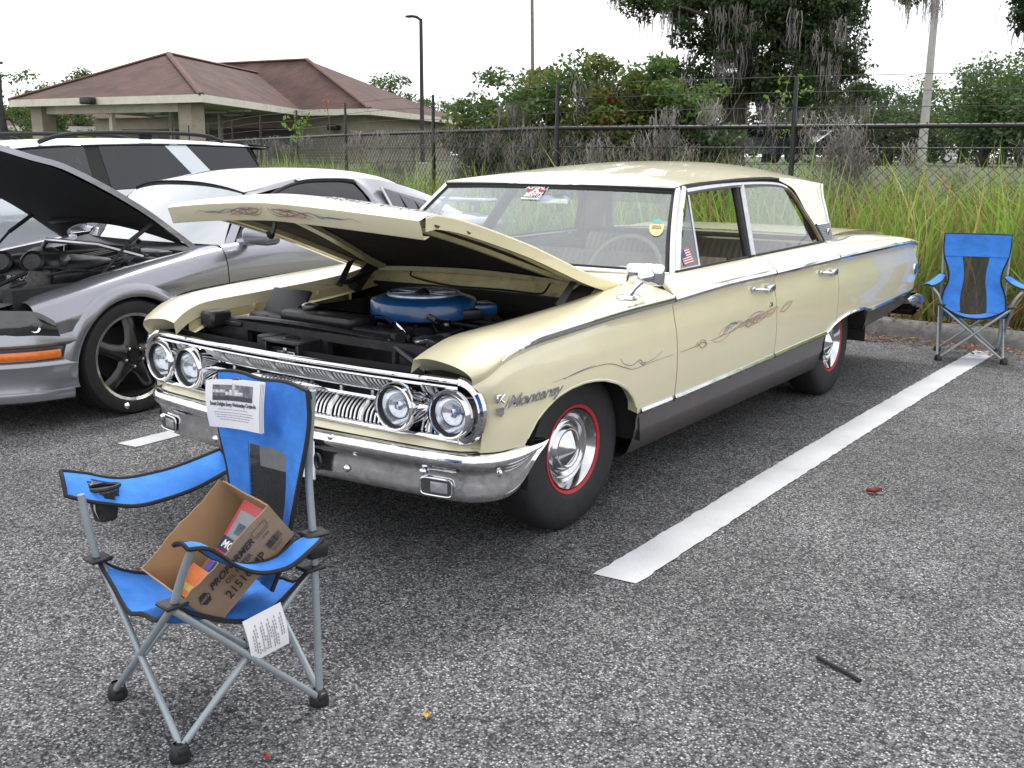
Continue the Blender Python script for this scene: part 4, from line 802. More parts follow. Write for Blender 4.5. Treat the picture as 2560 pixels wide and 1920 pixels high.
quad_chair('empty blue folding chair standing on the asphalt beside the tall grass', (1.305, 5.825, 0), th2,
    dict(FR=(.225, -.215, 0), FL=(-.225, -.215, 0), BR=(.215, .215, 0), BL=(-.215, .215, 0)),
    dict(FR=(.235, -.20, .415), FL=(-.235, -.20, .415), BR=(.225, .16, .40), BL=(-.225, .16, .40)),
    [[(.235, -.20, .405), (.265, -.215, .49), (.32, -.20, .555)], [(-.235, -.20, .405), (-.265, -.215, .49), (-.32, -.20, .555)], [(.215, .215, .03), (.225, .20, .45), (.235, .235, .91)], [(-.215, .215, .03), (-.225, .20, .45), (-.235, .235, .91)]],
    [(.915, -.235, .235, .225), (.82, -.235, .235, .215), (.74, -.225, .225, .195), (.64, -.19, .19, .165), (.56, -.185, .185, .14), (.48, -.215, .215, .105), (.40, -.225, .225, .04), (.35, -.22, .22, -.03)],
    [dict(p=[(s*.232, .205, .60), (s*.255, .08, .585), (s*.29, -.06, .57), (s*.33, -.20, .562), (s*.345, -.25, .56)], w=[.05, .075, .09, .085, .05], roll=0) for s in (1, -1)],
    (.29, .71), 0, zmesh=(.35, .745))

# ------------------------------------------------------------------ cardboard box with magazines, and the flyers clipped to the chair back
bx = thing('cardboard_box', 'open cardboard carton of magazines tilted on the blue chair seat', 'box', tuple(M1 @ V(.084, -.009, .40)))
RB = Matrix(((.998, 0, .064), (.041, .771, -.636), (-.050, .637, .769))).to_4x4(); MB_ = M1 @ Matrix.Translation((.084, -.009, .467)) @ RB
bw, bl, bh, th = .221, .300, .129, .004
def wav(f): return .003*math.sin(f*5+1)+.0015*math.sin(f*17)+(.004 if .1 < f < .2 else 0)
def wallp(ax, s):
    rows = []
    for f in frange(-1, 1, 12):
        h = bh/2+wav(f+s+ax); fl_ = .018 if ax == 0 and s < 0 else .006
        rows.append([V(s*bw/2, f*bl/2, -bh/2) if ax == 0 else V(f*bw/2, s*bl/2, -bh/2), V(s*(bw/2+fl_*.4), f*bl/2, 0) if ax == 0 else V(f*bw/2, s*(bl/2+.002), 0), V(s*(bw/2+fl_), f*bl/2, h) if ax == 0 else V(f*(bw/2+.006), s*(bl/2+.004), h)])
    return solid(grid(rows), th)
for nm, ax, s in (('box_wall', 0, 1), ('box_wall', 0, -1), ('box_wall', 1, 1), ('box_wall', 1, -1)): put(nm, xf(MB_, wallp(ax, s)), cardb if (ax, s) == (0, 1) else cardi, bx)
put('box_floor', xf(MB_, box((0, 0, -bh/2), (bw, bl, .004))), cardi, bx)
# print on the right wall: reads along the length
def bt(s, size, y, z, sx=1, sh=0, b=0): return xf(MB_ @ basis((bw/2+.0062+.006*(z/bh+.5)*.6, y, z), (0, 1, 0), (0, 0, 1)), text_vf(s, size, sh, .0002, sx, b))
prt = join(bt('PROFORMER', .026, -.015, .030, 1.05, .3, .0006), bt('OIL FILTER', .020, -.010, .004, 1), bt('21516 MP', .036, -.010, -.028, .95, 0, .0005), bt('12 PCS', .009, .095, .010))
put('box_print', prt, ink, bx)['kind'] = 'stuff'
put('box_badge', join(xf(MB_ @ basis((bw/2+.0063, -.118, .022), (0, 1, 0), (0, 0, 1)), ([V(.017*math.cos(a), .019*math.sin(a), .0002) for a in frange(0, 2*math.pi, 6)[:-1]], [tuple(range(6))]))), ink, bx)
put('badge_text', xf(MB_ @ basis((bw/2+.0070, -.118, .022), (0, 1, 0), (0, 0, 1)), text_vf('NAPA', .011, 0, .0002, 1, .0003)), cardb, bx)
bars = []; y = .080
rb = random.Random(5)
while y < .128: w = rb.choice([.0008, .0016, .0024]); bars.append(xf(MB_, box((bw/2+.0062, y, -.022), (.0004, w, .022)))); y += w+rb.choice([.001, .0018])
bars += [xf(MB_, box((bw/2+.0072, y_, z_), (.0004, sy, sz))) for y_, z_, sy, sz in ((.095, .045, .05, .001), (.095, .028, .05, .001), (.07, .0365, .001, .018), (.12, .0365, .001, .018), (.095, .022, .045, .0012), (.10, -.038, .04, .0008), (.10, -.042, .035, .0008), (.10, -.046, .04, .0008))]
put('box_barcode', join(*bars), ink, bx)['kind'] = 'stuff'
# magazines
def colmat(n, c, r=.35): return pm(n, c, r, noise=.15, nscale=25)
mg = [('red', (.45, .03, .04)), ('grey', (.20, .21, .22)), ('navy', (.02, .03, .08)), ('gold', (.50, .36, .10)), ('white2', (.75, .75, .72)), ('sky', (.10, .35, .75)), ('orange', (.55, .16, .05)), ('purple', (.08, .06, .30))]
mgm = {n: colmat('print_'+n, c) for n, c in mg}
def magazine(label, cx, cy, cz, w, l, rx, cover, blocks, texts=()):
    t = thing('magazine', label, 'magazine', tuple(MB_ @ V(cx, cy, cz)))
    m = MB_ @ Matrix.Translation((cx, cy, cz)) @ Matrix.Rotation(rx, 4, 'X')
    put('pages', xf(m, box((0, 0, 0), (w, l, .006))), paperm, t); put('cover', xf(m, box((0, 0, .0036), (w, l, .0008))), mgm[cover], t)
    for nm, c, (x, y, sx, sy) in blocks: put('cover_print', xf(m, box((x*w, y*l, .0044), (sx*w, sy*l, .0004))), mgm[c], t)
    for s, sz, x, y, c in texts: put('cover_title', xf(m @ basis((x*w, y*l, .0048), (1, 0, 0), (0, 1, 0)), text_vf(s, sz, .2, .0001, 1.1, .0006)), mgm[c], t)
    return t
magazine('red and grey motoring magazine leaning at the back of the carton', .022, .052, -.012, .145, .20, R(14), 'red', [('a', 'grey', (-.08, .16, .66, .40)), ('b', 'navy', (-.06, -.13, .86, .20)), ('c', 'white2', (.38, .12, .18, .5)), ('d', 'gold', (-.1, -.33, .8, .12)), ('e', 'sky', (-.08, .12, .36, .16))], [('MOTOR', .030, .0, -.13, 'white2')])
magazine('purple magazine lying under a white card in the carton', .03, -.055, -.034, .15, .14, R(6), 'purple', [('a', 'navy', (.0, .1, .7, .5)), ('b', 'sky', (.25, .2, .3, .3)), ('c', 'gold', (-.2, .42, .3, .1))])
magazine('orange booklet lying at the front of the carton', -.022, -.10, -.028, .13, .085, R(4), 'orange', [('a', 'gold', (0, -.2, .8, .2)), ('b', 'white2', (.46, 0, .05, 1))])
cd = tag(put('price_card', xf(MB_ @ Matrix.Translation((.062, -.098, -.016)) @ Matrix.Rotation(.25, 4, 'Z'), box((0, 0, 0), (.05, .085, .0012))), paperm), 'small white handwritten card on top of the magazines', 'card')
put('handwriting', xf(MB_ @ Matrix.Translation((.062, -.098, -.016)) @ Matrix.Rotation(.25+math.pi/2, 4, 'Z'), join(tube(crom([(-.03, .008, .001), (-.02, -.008, .001), (-.01, .012, .001), (0, -.006, .001), (.008, .01, .001)], 4), .0008, 4), tube(crom([(.018, .012, .001), (.024, .004, .001), (.018, -.006, .001), (.012, .004, .001), (.018, .012, .001)], 4), .0008, 4))), ink, cd)
# flyers: stack of sheets over the chair back, held by a black binder clip
fly = thing('flyer_stack', 'stack of white printed flyers clipped to the blue chair back', 'papers', tuple(M1 @ V(-.09, .16, .70)))
pc = [V(-.262, .150, .850), V(.086, .150, .898), V(.072, .158, .755), V(-.270, .158, .707)]
def flp(a, b, o=0): 
    p = pc[0].lerp(pc[1], a).lerp(pc[3].lerp(pc[2], a), b); return M1 @ (p+V(0, -.006*math.sin(math.pi*b)-.012*b*b*(a)-o, .004*math.sin(a*3)))
sheet = lambda o, da, db: [(M1 @ V(0, 0, 0))*0+flp(a+da, b+db, o) for a in () for b in ()]
for k in range(4):
    da, db = .012*k, .008*(k % 3)
    put('sheet', solid(grid([[flp(a*.95+da, b*.985+db, .010-.0022*k) for a in frange(0, 1, 10)] for b in frange(0, 1, 8)]), .0006), paperm, fly)
def flr(a0, a1, b0, b1, o=.0112): return grid([[flp(a*.95, b*.985, o) for a in frange(a0, a1, 6)] for b in frange(b0, b1, 4)])
photo = put('flyer_photo', flr(.15, .88, .10, .42), pm('photo_grey', (.16, .155, .18), .6, noise=.75, nscale=38), fly)
put('photo_car', join(flr(.40, .72, .24, .31, .0118), flr(.47, .64, .20, .245, .0118), flr(.16, .40, .20, .26, .0118), flr(.52, .58, .10, .19, .0118)), pm('photo_light', (.60, .60, .62), .6, noise=.5, nscale=60), photo)
put('photo_ground', flr(.15, .88, .33, .42, .0117), pm('photo_dark', (.06, .06, .07), .6, noise=.4, nscale=80), photo)
tx = []
def ftext(s, size, a, b):
    m = basis(flp(a*.95, b*.985, .0116), flp(1, b, 0)-flp(0, b, 0), flp(a, 0, 0)-flp(a, 1, 0)); return xf(m, text_vf(s, size, .1, .0001, 1.0, .0004))
tx.append(ftext('Sunset Delights Every Wednesday Cruise-In', .0158, .52, .505))
put('flyer_heading', join(*tx), ink, fly)['kind'] = 'stuff'
ln = []
rb = random.Random(9)
for b, a0, a1 in ((.60, .25, .80), (.665, .16, .88), (.715, .17, .90), (.765, .20, .84), (.815, .26, .82)):
    a = a0
    while a < a1:
        w = rb.uniform(.015, .05); ln.append(flr(a, min(a+w, a1), b, b+.012)); a += w+.010
put('flyer_text', join(*ln), greyink, fly)['kind'] = 'stuff'
put('binder_clip', join(xf(M1 @ basis((-.085, .148, .880), (.99, 0, .13), (0, 0, 1)), join(box((0, -.008, 0), (.03, .022, .016), .003), tube([(-.008, -.012, .008), (-.010, -.034, .01), (.008, -.034, .01), (.006, -.012, .008)], .0015, 5)))), plasb, fly)
# small things on the asphalt
tag(put('black_stick', tube(crom([(2.085, .350, .008), (2.14, .322, .010), (2.19, .305, .008), (2.237, .280, .008)], 3), .0065, 6), blackm), 'thin black stick lying on the open asphalt', 'stick')
def leaf(x, y, a, s, mat, label):
    rows = [[V(t*s, w*s*.32*math.sin(math.pi*min(1, max(.02, t))), .004+s*.25*w*w+.10*s*t*t) for w in (-1, -.4, .4, 1)] for t in frange(0, 1, 6)]
    return tag(put('dead_leaf', xf(Matrix.Translation((x, y, 0)) @ Matrix.Rotation(a, 4, 'Z'), grid(rows)), mat), label, 'leaf')
leafr = pm('leaf_red', (.22, .05, .03), .6, noise=.4, nscale=40); leafb = pm('leaf_brown', (.20, .11, .05), .7, noise=.4, nscale=40); leafy = pm('leaf_tan', (.42, .30, .10), .7, noise=.3, nscale=40)
leaf(1.705, 2.04, .5, .07, leafr, 'curled red-brown dead leaf beside the white parking line')
leaf(1.36, -.62, 2.2, .035, leafy, 'small tan leaf on the asphalt near the blue chair with the carton')
leaf(1.87, -.62, 1.2, .03, leafy, 'tiny tan leaf alone on the open asphalt')
leaf(1.17, -1.0, 2.9, .03, leafr, 'small red leaf beside the foot of the chair with the carton')

# ================================================================== grey coupe with open hood
MX = -3.10
cp_ = thing('sports_coupe', 'dark grey sports coupe with black five-spoke wheels and its hood raised', 'car', (MX, 2.3, 0))
def bothM(name, vf, mat, root=cp_, cx=MX, parents=None, **k):
    vf = xf(Matrix.Translation((cx, 0, 0)), vf); return [put(name, vf, mat, (parents[0] if parents else root), **k), put(name, mirx(vf, cx), mat, (parents[1] if parents else root), **k)]
def putM(name, vf, mat, parent=None, cx=MX, **k): return put(name, xf(Matrix.Translation((cx, 0, 0)), vf), mat, parent or cp_, **k)
mW = [(.10, .50), (.16, .66), (.24, .765), (.34, .835), (.44, .875), (.55, .902), (.70, .915), (1.0, .925), (1.45, .918), (1.7, .912), (2.6, .915), (3.3, .93), (3.75, .94), (4.3, .925), (4.6, .90), (4.75, .84)]
mPZ = [(.15, -.05), (.22, -.03), (.30, -.012), (.45, .0), (.60, .004), (.68, -.008), (.74, -.005), (.80, -.012), (.88, -.03), (.92, -.045)]
mx_ = lambda y, z: itp(mW, y)+itp(mPZ, z)
arcM = lambda y, yc, r, base: (.315+math.sqrt(max(0, r*r-(y-yc)**2))) if abs(y-yc) < r else base
def mlow(y):
    if abs(y-.99) < .372: return max(.19, arcM(y, .99, .372, .19))
    if abs(y-3.72) < .375: return max(.19, arcM(y, 3.72, .375, .19))
    return .19
mcr = [(.30, .64), (.45, .675), (.62, .715), (.8, .757), (1.2, .835), (1.71, .905), (2.4, .925), (3.2, .945), (3.7, .975), (4.3, .985), (4.75, .96)]
mhe = [(.30, .655), (.42, .682), (.52, .722), (.73, .763), (.85, .792), (1.2, .852), (1.62, .908), (1.72, .918)]
def mtop(y, inner):
    w = itp(mW, y); zc = smt(mcr, y)
    if inner == 'hood': x0 = min(.715, w-.10); z0 = smt(mhe, y)
    elif inner == 'belt': x0 = .795; z0 = zc+.018
    else: x0 = lerp(.79, .60, min(1, max(0, (y-3.3)/1.1))); z0 = zc+.03
    c = crom([(x0, z0, 0), (lerp(x0, w-.07, .55), lerp(z0, zc, .35)+.010, 0), (w-.058, zc, 0), (w-.028, zc-.045, 0), (mx_(y, zc-.10), zc-.10, 0)], 4)
    return [(p.x, p.y) for p in c]
def mpanel(ys_, inner, nz=12, low=mlow):
    rows = []
    for y in ys_:
        tp = mtop(y, inner); z4 = tp[-1][1]; zl = low(y); rows.append([V(x, y, z) for x, z in tp]+[V(mx_(y, lerp(z4, zl, k/nz)), y, lerp(z4, zl, k/nz)) for k in range(1, nz+1)])
    return rows
ya = [.99+.372*math.cos(a) for a in frange(math.pi, 0, 22)]
yf_ = dedge([.44, .50, .55, .60]+ya+frange(1.37, 1.69, 6), [.617, .6185, 1.3615, 1.363])
rowsF = mpanel([y for y in yf_ if y >= .44], 'hood'); 
lowF = lambda y: max(mlow(y), .50) if y < .62 else mlow(y)
rowsF = mpanel(yf_, 'hood', low=lowF)
mf = bothM('front_fender', join(grid(rowsF), grid([[r_[0], r_[0]+V(-.02, 0, -.05)] for r_ in rowsF])), greym)
yb = [3.72+.375*math.cos(a) for a in frange(math.pi, 0, 22)]
md = bothM('door', grid(mpanel(frange(1.698, 3.02, 16), 'belt')), greym)
bothM('rear_quarter_panel', grid(mpanel(dedge(frange(3.028, 4.75, 14)+yb, [3.346, 3.344, 4.094, 4.096]), 'q')), greym)
# wide arch flare
fl_o = [(.99+.445*math.cos(a), .315+.445*math.sin(a)) for a in frange(math.pi*1.06, -.12, 26)]; fl_i = [(.99+.372*math.cos(a), .315+.372*math.sin(a)) for a in frange(math.pi*1.06, -.12, 26)]
rows = []
for i, ((yo, zo), (yi, zi)) in enumerate(zip(fl_o, fl_i)):
    e = min(1, (len(fl_o)-1-i)/5+.12); xo = mx_(yo, max(.2, zo))-.004; xi = mx_(yi, max(.2, zi))
    rows.append([V(xo, yo, zo), V(lerp(xo, xi, .35)+.020*e, lerp(yo, yi, .35), lerp(zo, zi, .35)), V(lerp(xo, xi, .75)+.026*e, lerp(yo, yi, .8), lerp(zo, zi, .8)), V(xi+.020*e, yi, zi), V(xi-.05, yi, zi)])
bothM('arch_flare', grid(rows), greym, parents=mf)
# front bumper cover swept round the plan curve
pl_ = crom([(0, .02, 0), (.30, .035, 0), (.55, .10, 0), (.74, .22, 0), (.84, .36, 0), (.885, .48, 0), (.905, .585, 0), (.912, .625, 0)], 6)
prof_ = [(-.03, .62), (-.006, .57), (.0, .535), (.016, .505), (.018, .485), (.004, .468), (-.016, .46), (-.022, .43), (-.016, .395), (.010, .378), (.016, .365), (.006, .33), (.004, .26), (.010, .225)]
def sweep(prof, path, zs=1):
    rows = []
    for i, p in enumerate(path):
        d = (path[min(i+1, len(path)-1)]-path[max(i-1, 0)]).normalized(); n_ = V(d.y, -d.x, 0)
        rows.append([V(p.x, p.y, z)+n_*o for o, z in prof])
    return rows
rows = sweep(prof_, pl_)
for r_ in rows:      # trim around the wheel opening
    for k, p in enumerate(r_):
        lim = .99-math.sqrt(max(0, .375**2-(p.z-.315)**2)) if abs(p.z-.315) < .375 else 9
        if p.y > lim-.005 and p.x > .8: p.y = lim-.005
putM('bumper_cover', join(grid(rows), mirx(grid(rows))), greym)
rows = sweep([(.004, .23), (.035, .228), (.038, .215), (.03, .18), (.0, .165), (-.08, .16)], pl_)
for r_ in rows:
    for p in r_:
        if p.y > .575 and p.x > .8: p.y = .575
putM('chin_splitter', join(grid(rows), mirx(grid(rows))), greym)
hlr = [(V(.905, .545, .505), V(.895, .52, .60)), (V(.875, .455, .50), V(.862, .44, .655)), (V(.83, .35, .51), V(.80, .335, .668)), (V(.74, .225, .52), V(.70, .22, .675)), (V(.60, .125, .53), V(.58, .13, .67))]
rows = [[a.lerp(b, k)+V(.012*math.sin(math.pi*k), -.010*math.sin(math.pi*k), 0) for k in frange(0, 1, 6)] for a, b in zip(crom([q[0] for q in hlr], 4), crom([q[1] for q in hlr], 4))]
smk = pm('smoked_lens', (.022, .024, .024), .12, .1, coat=1, noise=.4, nscale=14)
hm = bothM('headlight', grid(rows), smk)
bothM('headlight_reflector', xf(Matrix.Translation((.868, .425, .575)) @ Matrix.Rotation(.9, 4, 'Z'), lathe([(.0, .0), (.02, .004), (.028, .012)], (0, 0, 0), (0, -1, 0), 9)), reflm, parents=hm)
rows = sweep([(.0, .446), (.006, .436), (.006, .410), (.0, .400)], [p for p in pl_ if .40 < p.x and p.y < .545])
bothM('turn_signal', grid(rows), amber)
putM('nose_panel', grid([[V(x, .06+.30*(abs(x)/.8)**2.2+dy, z) for x in frange(-.70, .70, 12)] for dy, z in ((.0, .60), (.0, .655), (.03, .672), (.14, .69), (.16, .66))]), greym)
put('slot_grille', xf(Matrix.Translation((MX, 0, 0)), box((0, .03, .57), (1.1, .04, .11), .01)), blackm, cp_)
# engine bay
putM('bay_floor', join(box((0, .95, .40), (1.4, 1.5, .04)), box((0, 1.66, .66), (1.44, .06, .44)), *[box((s*.66, 1.0, .62), (.10, 1.2, .28)) for s in (-1, 1)], box((0, .36, .58), (1.3, .10, .16))), blackm)
em = putM('engine', join(box((0, 1.0, .62), (.50, .70, .28), .05, 2), box((0, 1.12, .79), (.46, .48, .10), .04, 3), *[box((s*.26, 1.05, .74), (.14, .56, .12), .04, 3) for s in (-1, 1)]), blackp)
HR = Matrix.Rotation(R(40), 3, 'Z'); HC = V(.13, .80, .765); hn = V(math.sin(R(40)), -math.cos(R(40)), 0); hx = V(math.cos(R(40)), math.sin(R(40)), 0)
sh_ = putM('supercharger_housing', join(box(HC, (.40, .22, .12), .045, 4, HR), box(HC+V(-.05, .12, .05), (.36, .26, .14), .06, 4, HR)), blackp, em)
for q in (-.09, .09): putM('intake_port', lathe([(.05, -.05), (.066, -.02), (.07, .02), (.058, .035), (.05, .02), (0, .015)], HC+hx*q+hn*.08+V(0, 0, .085), hn+V(0, 0, .5), 18), plasb, sh_)
tv = text_vf('ROUSH', .040, .25, .001, 1.25, .001)
put('housing_lettering', xf(basis(V(MX, 0, 0)+HC+hn*.1125+hx*.02, hx, (0, 0, 1)), tv), steel, em)
putM('strut_brace', tube([(-.56, 1.34, .865), (-.30, 1.22, .93), (.28, 1.22, .93), (.56, 1.34, .865)], .016, 8), steel)
putM('air_filter', join(lathe([(.075, 0), (.08, .01), (.06, .16), (.0, .17)], (.47, .66, .66), (0, .3, 1), 20), *[]), pm('filter_pleats', (.05, .045, .045), .8, noise=.5, nscale=60), em)
bothM('strut_tower', lathe([(.10, 0), (.10, .10), (.06, .12), (.0, .12)], (.56, 1.34, .74), (0, 0, 1), 20), blackp)
putM('coolant_bottle', box((.40, 1.50, .83), (.30, .14, .12), .03, 2), plasb); putM('brake_reservoir', join(box((.46, 1.35, .83), (.16, .10, .09), .02, 2), lathe([(.0, .05), (.03, .04), (.03, 0)], (.46, 1.35, .87), (0, 0, 1), 12)), plasb)
putM('coolant_hose', tube(crom([(.10, 1.62, .92), (.16, 1.55, .94), (.20, 1.50, .90), (.2, 1.45, .82)], 4), .02, 8), plasb)
for i in range(8):
    a, b = random.uniform(-.5, .5), random.uniform(.55, .8); putM('engine_hose', tube(crom([(a, b, .74), (a+random.uniform(-.2, .2), b+.25, .82), (a+random.uniform(-.3, .3), b+.5, .80), (a*.5, 1.6, .84)], 4), random.choice([.008, .012, .018]), 6), blackm)
putM('cowl_panel', grid([[V(x, 1.66+.05*(1-(x/.75)**2)*-1+dy, z) for x in frange(-.74, .74, 10)] for dy, z in ((.0, .88), (.06, .905), (.13, .915))]), plasb)
# raised hood
me_ = [(0, (1.63, .905)), (.3, (1.24, 1.18)), (.62, (.80, 1.415)), (.78, (.59, 1.478)), (1, (.30, 1.575))]
def mhood(t, s, dn=0):
    hw = smt([(0, .715), (.5, .705), (.85, .665), (1, .56)], s); y = smt([(a, p[0]) for a, p in me_], s); z = smt([(a, p[1]) for a, p in me_], s); c = 1-abs(t)**2
    rise = c*(.20*max(0, 1-s/.22)**1.5)
    return V(t*hw, y-c*(.02+.05*s)-rise*.95-dn*.55, z+c*.035+rise*.62-dn*.8)
tq = frange(-1, 1, 24); sq_ = frange(0, 1, 22)
mh = putM('hood', join(grid([[mhood(t, s) for t in tq] for s in sq_]), *[grid([[mhood(t, s), mhood(t, s, .034)] for s in sq_]) for t in (-1, 1)], grid([[mhood(t, 1), mhood(t, 1, .03)] for t in tq])), greym)
putM('hood_liner', grid([[mhood(t*.97, s, .028+.015*math.sin(math.pi*s)) for t in tq] for s in frange(.02, .98, 20)]), blackm, mh)
putM('hood_inner_rib', tube([mhood(t*.8, .14, .045) for t in frange(-.9, .9, 14)], .03, 6, True, .5), plasb, mh)
for s in (-1, 1):
    putM('gas_strut', join(tube([(s*.66, .95, .77), (s*.66, 1.17, .97)], .009, 8), tube([(s*.66, 1.17, .97), (s*.66, 1.36, 1.085)], .014, 8)), blackm)
# glasshouse
mroof_c = [(2.02, 1.285), (2.2, 1.325), (2.59, 1.375), (3.0, 1.388), (3.4, 1.372), (3.7, 1.335), (4.1, 1.22), (4.45, 1.075)]
mroof_e = [(2.12, 1.235), (2.33, 1.275), (2.6, 1.318), (3.0, 1.322), (3.4, 1.298), (3.75, 1.235), (4.1, 1.140), (4.45, 1.01)]
def mroof(t, y):
    hw = smt([(2.0, .60), (2.6, .60), (3.4, .595), (4.0, .58), (4.5, .60)], y); e, c = smt(mroof_e, y), smt(mroof_c, y); yy = y-(.06*(1-t*t) if y < 2.3 else 0)*max(0, (2.3-y)/.2)
    return V(t*hw, yy, e+(c-e)*(1-abs(t)**2.4))
mr = putM('roof', grid([[mroof(t, y) for t in frange(-1, 1, 20)] for y in frange(2.10, 3.62, 20)]), greym)
putM('rear_glass', grid([[mroof(t*.94, y) for t in frange(-1, 1, 12)] for y in frange(3.63, 4.42, 8)]), glass_dk)
def mws(t, s): xb, xt = .74, .585; return V(t*lerp(xb, xt, s), lerp(1.80-.17*(1-t*t), 2.11-.055*(1-t*t), s)-.02*math.sin(math.pi*s), lerp(.915+.01*(1-t*t), 1.235+.055*(1-abs(t)**2.4), s))
mw_ = putM('windshield', grid([[mws(t, s) for t in frange(-1, 1, 18)] for s in frange(0, 1, 8)]), glass_mu)
putM('windshield_seal', tube([mws(t, 1) for t in frange(-1, 1, 16)], .006, 6), blackm, mw_)
# side: pillar, door frame, quarter
sidew = lambda y, z: itp([(.92, .79), (1.05, .745), (1.18, .69), (1.30, .615), (1.34, .595)], z)
wtop = lambda y: smt([(2.05, 1.13), (2.2, 1.19), (2.42, 1.262), (2.62, 1.296), (2.9, 1.300), (3.08, 1.288), (3.17, 1.25), (3.205, 1.16)], y)
bothM('windshield_pillar', grid([[V(.742, 1.80, .918), V(.785, 1.84, .918)], [V(.66, 1.965, 1.085), V(.702, 2.0, 1.085)], [V(.592, 2.12, 1.238), V(.635, 2.18, 1.225)], [V(.60, 2.35, 1.283), V(.622, 2.40, 1.262)], [V(.60, 2.6, 1.322), V(.615, 2.62, 1.300)]]), greym)
rows = []
for y in frange(2.55, 4.45, 24):
    zt = smt(mroof_e, y); zb = wtop(y)+.012 if y < 3.16 else (.955 if y > 3.24 else lerp(wtop(3.16), .955, (y-3.16)/.08)); zb = min(zb, zt-.008)
    rows.append([V(lerp(sidew(y, zb)+.012, smt([(2.0, .60), (2.6, .60), (3.4, .595), (4.0, .58), (4.5, .60)], y), k**1.2)+.018*math.sin(math.pi*k), y, lerp(zb, zt, k)) for k in frange(0, 1, 8)])
bothM('rear_pillar', grid(rows), greym)
rows = []
for y in frange(1.86, 3.20, 22):
    zt = wtop(y) if y > 2.05 else lerp(.925, 1.13, (y-1.84)/.21); rows.append([V(sidew(y, z), y, z) for z in frange(.93, max(.935, zt), 5)])
bothM('side_window', grid(rows), glass_dk)
ed = [V(sidew(y, wtop(y))+.004, y, wtop(y)) for y in frange(2.08, 3.2, 22)]+[V(.76, 3.22, 1.0), V(.785, 3.23, .94)]
bothM('window_seal', tube(ed, .012, 6), blackm)
# louvred quarter window: raised pale edge, dark pane with slats
q4 = [V(.655, 3.345, 1.245), V(.79, 3.40, .985), V(.745, 3.99, 1.035), V(.69, 3.95, 1.105)]
bothM('quarter_louvre', prism([p+V(.012, 0, 0) for p in q4], (.012, 0, 0)), pm('louvre_grey', (.07, .072, .085), .3, .5, coat=.6, noise=.1))
bothM('louvre_edge', tube([q4[0]+V(.03, -.005, 0), q4[1]+V(.03, -.005, 0)], .010, 6), pm('bright_edge', (.6, .6, .62), .3, .5, noise=.05))
for f in (.28, .52, .74): bothM('louvre_slat', tube([q4[0].lerp(q4[3], f)+V(.028, 0, -.012), q4[1].lerp(q4[2], f)+V(.028, 0, .02)], .007, 5), blackm)
mm = bothM('door_mirror', join(xf(Matrix.Translation((1.03, 1.86, .985)) @ Matrix.Rotation(.12, 4, 'Z'), box((0, 0, 0), (.23, .15, .115), .045, 4)), tube([(.80, 1.88, .93), (.95, 1.87, .95)], .03, 8)), greym)
putM('rear_spoiler', join(xf(Matrix.Translation((0, 4.66, 1.105)), box((0, 0, 0), (1.45, .20, .035), .015, 3)), *[box((s*.55, 4.66, 1.03), (.05, .12, .12), .01) for s in (-1, 1)]), greym)
putM('trunk_lid', grid([[V(x, y, z+.02*(1-(x/.7)**2)) for x in frange(-.66, .66, 8)] for y, z in ((4.40, 1.0), (4.55, 1.0), (4.74, .985), (4.78, .94), (4.77, .6), (4.70, .3))]), greym)
putM('interior', join(box((0, 2.7, .6), (1.4, 1.7, .5)), *[box((s*.36, 2.75, .98), (.46, .16, .5), .06, 2, Matrix.Rotation(R(-12), 3, 'X')) for s in (-1, 1)], box((0, 2.05, .87), (1.36, .3, .12), .04, 2)), blackm)
putM('underbody', box((0, 2.4, .24), (1.5, 4.3, .06)), undr)
def five_spoke(c, s, root, r=.335, rw=.245, lipm=None, dark=None):
    w = put('wheel', lathe([(.252, .075), (.262, .098), (.255, .108), (.238, .100), (.234, .075)], c, (s, 0, 0), 40), lipm, root)
    put('barrel', lathe([(.236, .078), (.230, .03), (.224, -.05), (0, -.05)], c, (s, 0, 0), 32), undr, w)
    put('tyre', lathe([(.25, -.10), (.29, -.118), (.322, -.112), (.335, -.09), (.337, 0), (.335, .09), (.322, .112), (.29, .118), (.255, .106)], c, (s, 0, 0), 44), rubber, w)
    for k in range(5):
        a = k*2*math.pi/5+.25; u = V(0, math.cos(a), math.sin(a)); v = V(0, -math.sin(a), math.cos(a)); C_ = Vector(c)
        rows = []
        for q, wd, h in ((.05, .050, .082), (.10, .030, .078), (.16, .027, .068), (.21, .036, .054), (.234, .048, .046)):
            rows.append([C_+u*q+v*(f*wd)+V(s*(h-.012*abs(f)**2*2), 0, 0) for f in (-1, -.5, 0, .5, 1)])
        put('spoke', solid(grid(rows), .015), dark, w)
    put('hub', join(lathe([(.075, .06), (.075, .085), (.06, .088), (.036, .088), (.034, .096), (.0, .098)], c, (s, 0, 0), 24)), dark, w)
    for k in range(5):
        a = k*2*math.pi/5-.38; put('lug_nut', lathe([(.0, .105), (.008, .102), (.010, .085)], Vector(c)+V(0, .057*math.cos(a), .057*math.sin(a)), (s, 0, 0), 8), chrome, w)
    put('brake_disc', lathe([(0, -.02), (.17, -.02), (.17, -.035), (0, -.035)], c, (s, 0, 0), 24), undr, w)
blk = pm('gloss_black_wheel', (.008, .008, .009), .32, 0, coat=.25, noise=.2)
lipm = pm('polished_rim', (.62, .61, .60), .16, 1, noise=.08, nscale=12)
for y in (.99, 3.72):
    for s in (1, -1): five_spoke(V(MX+s*.80, y, .335), s, cp_, lipm=lipm, dark=blk)

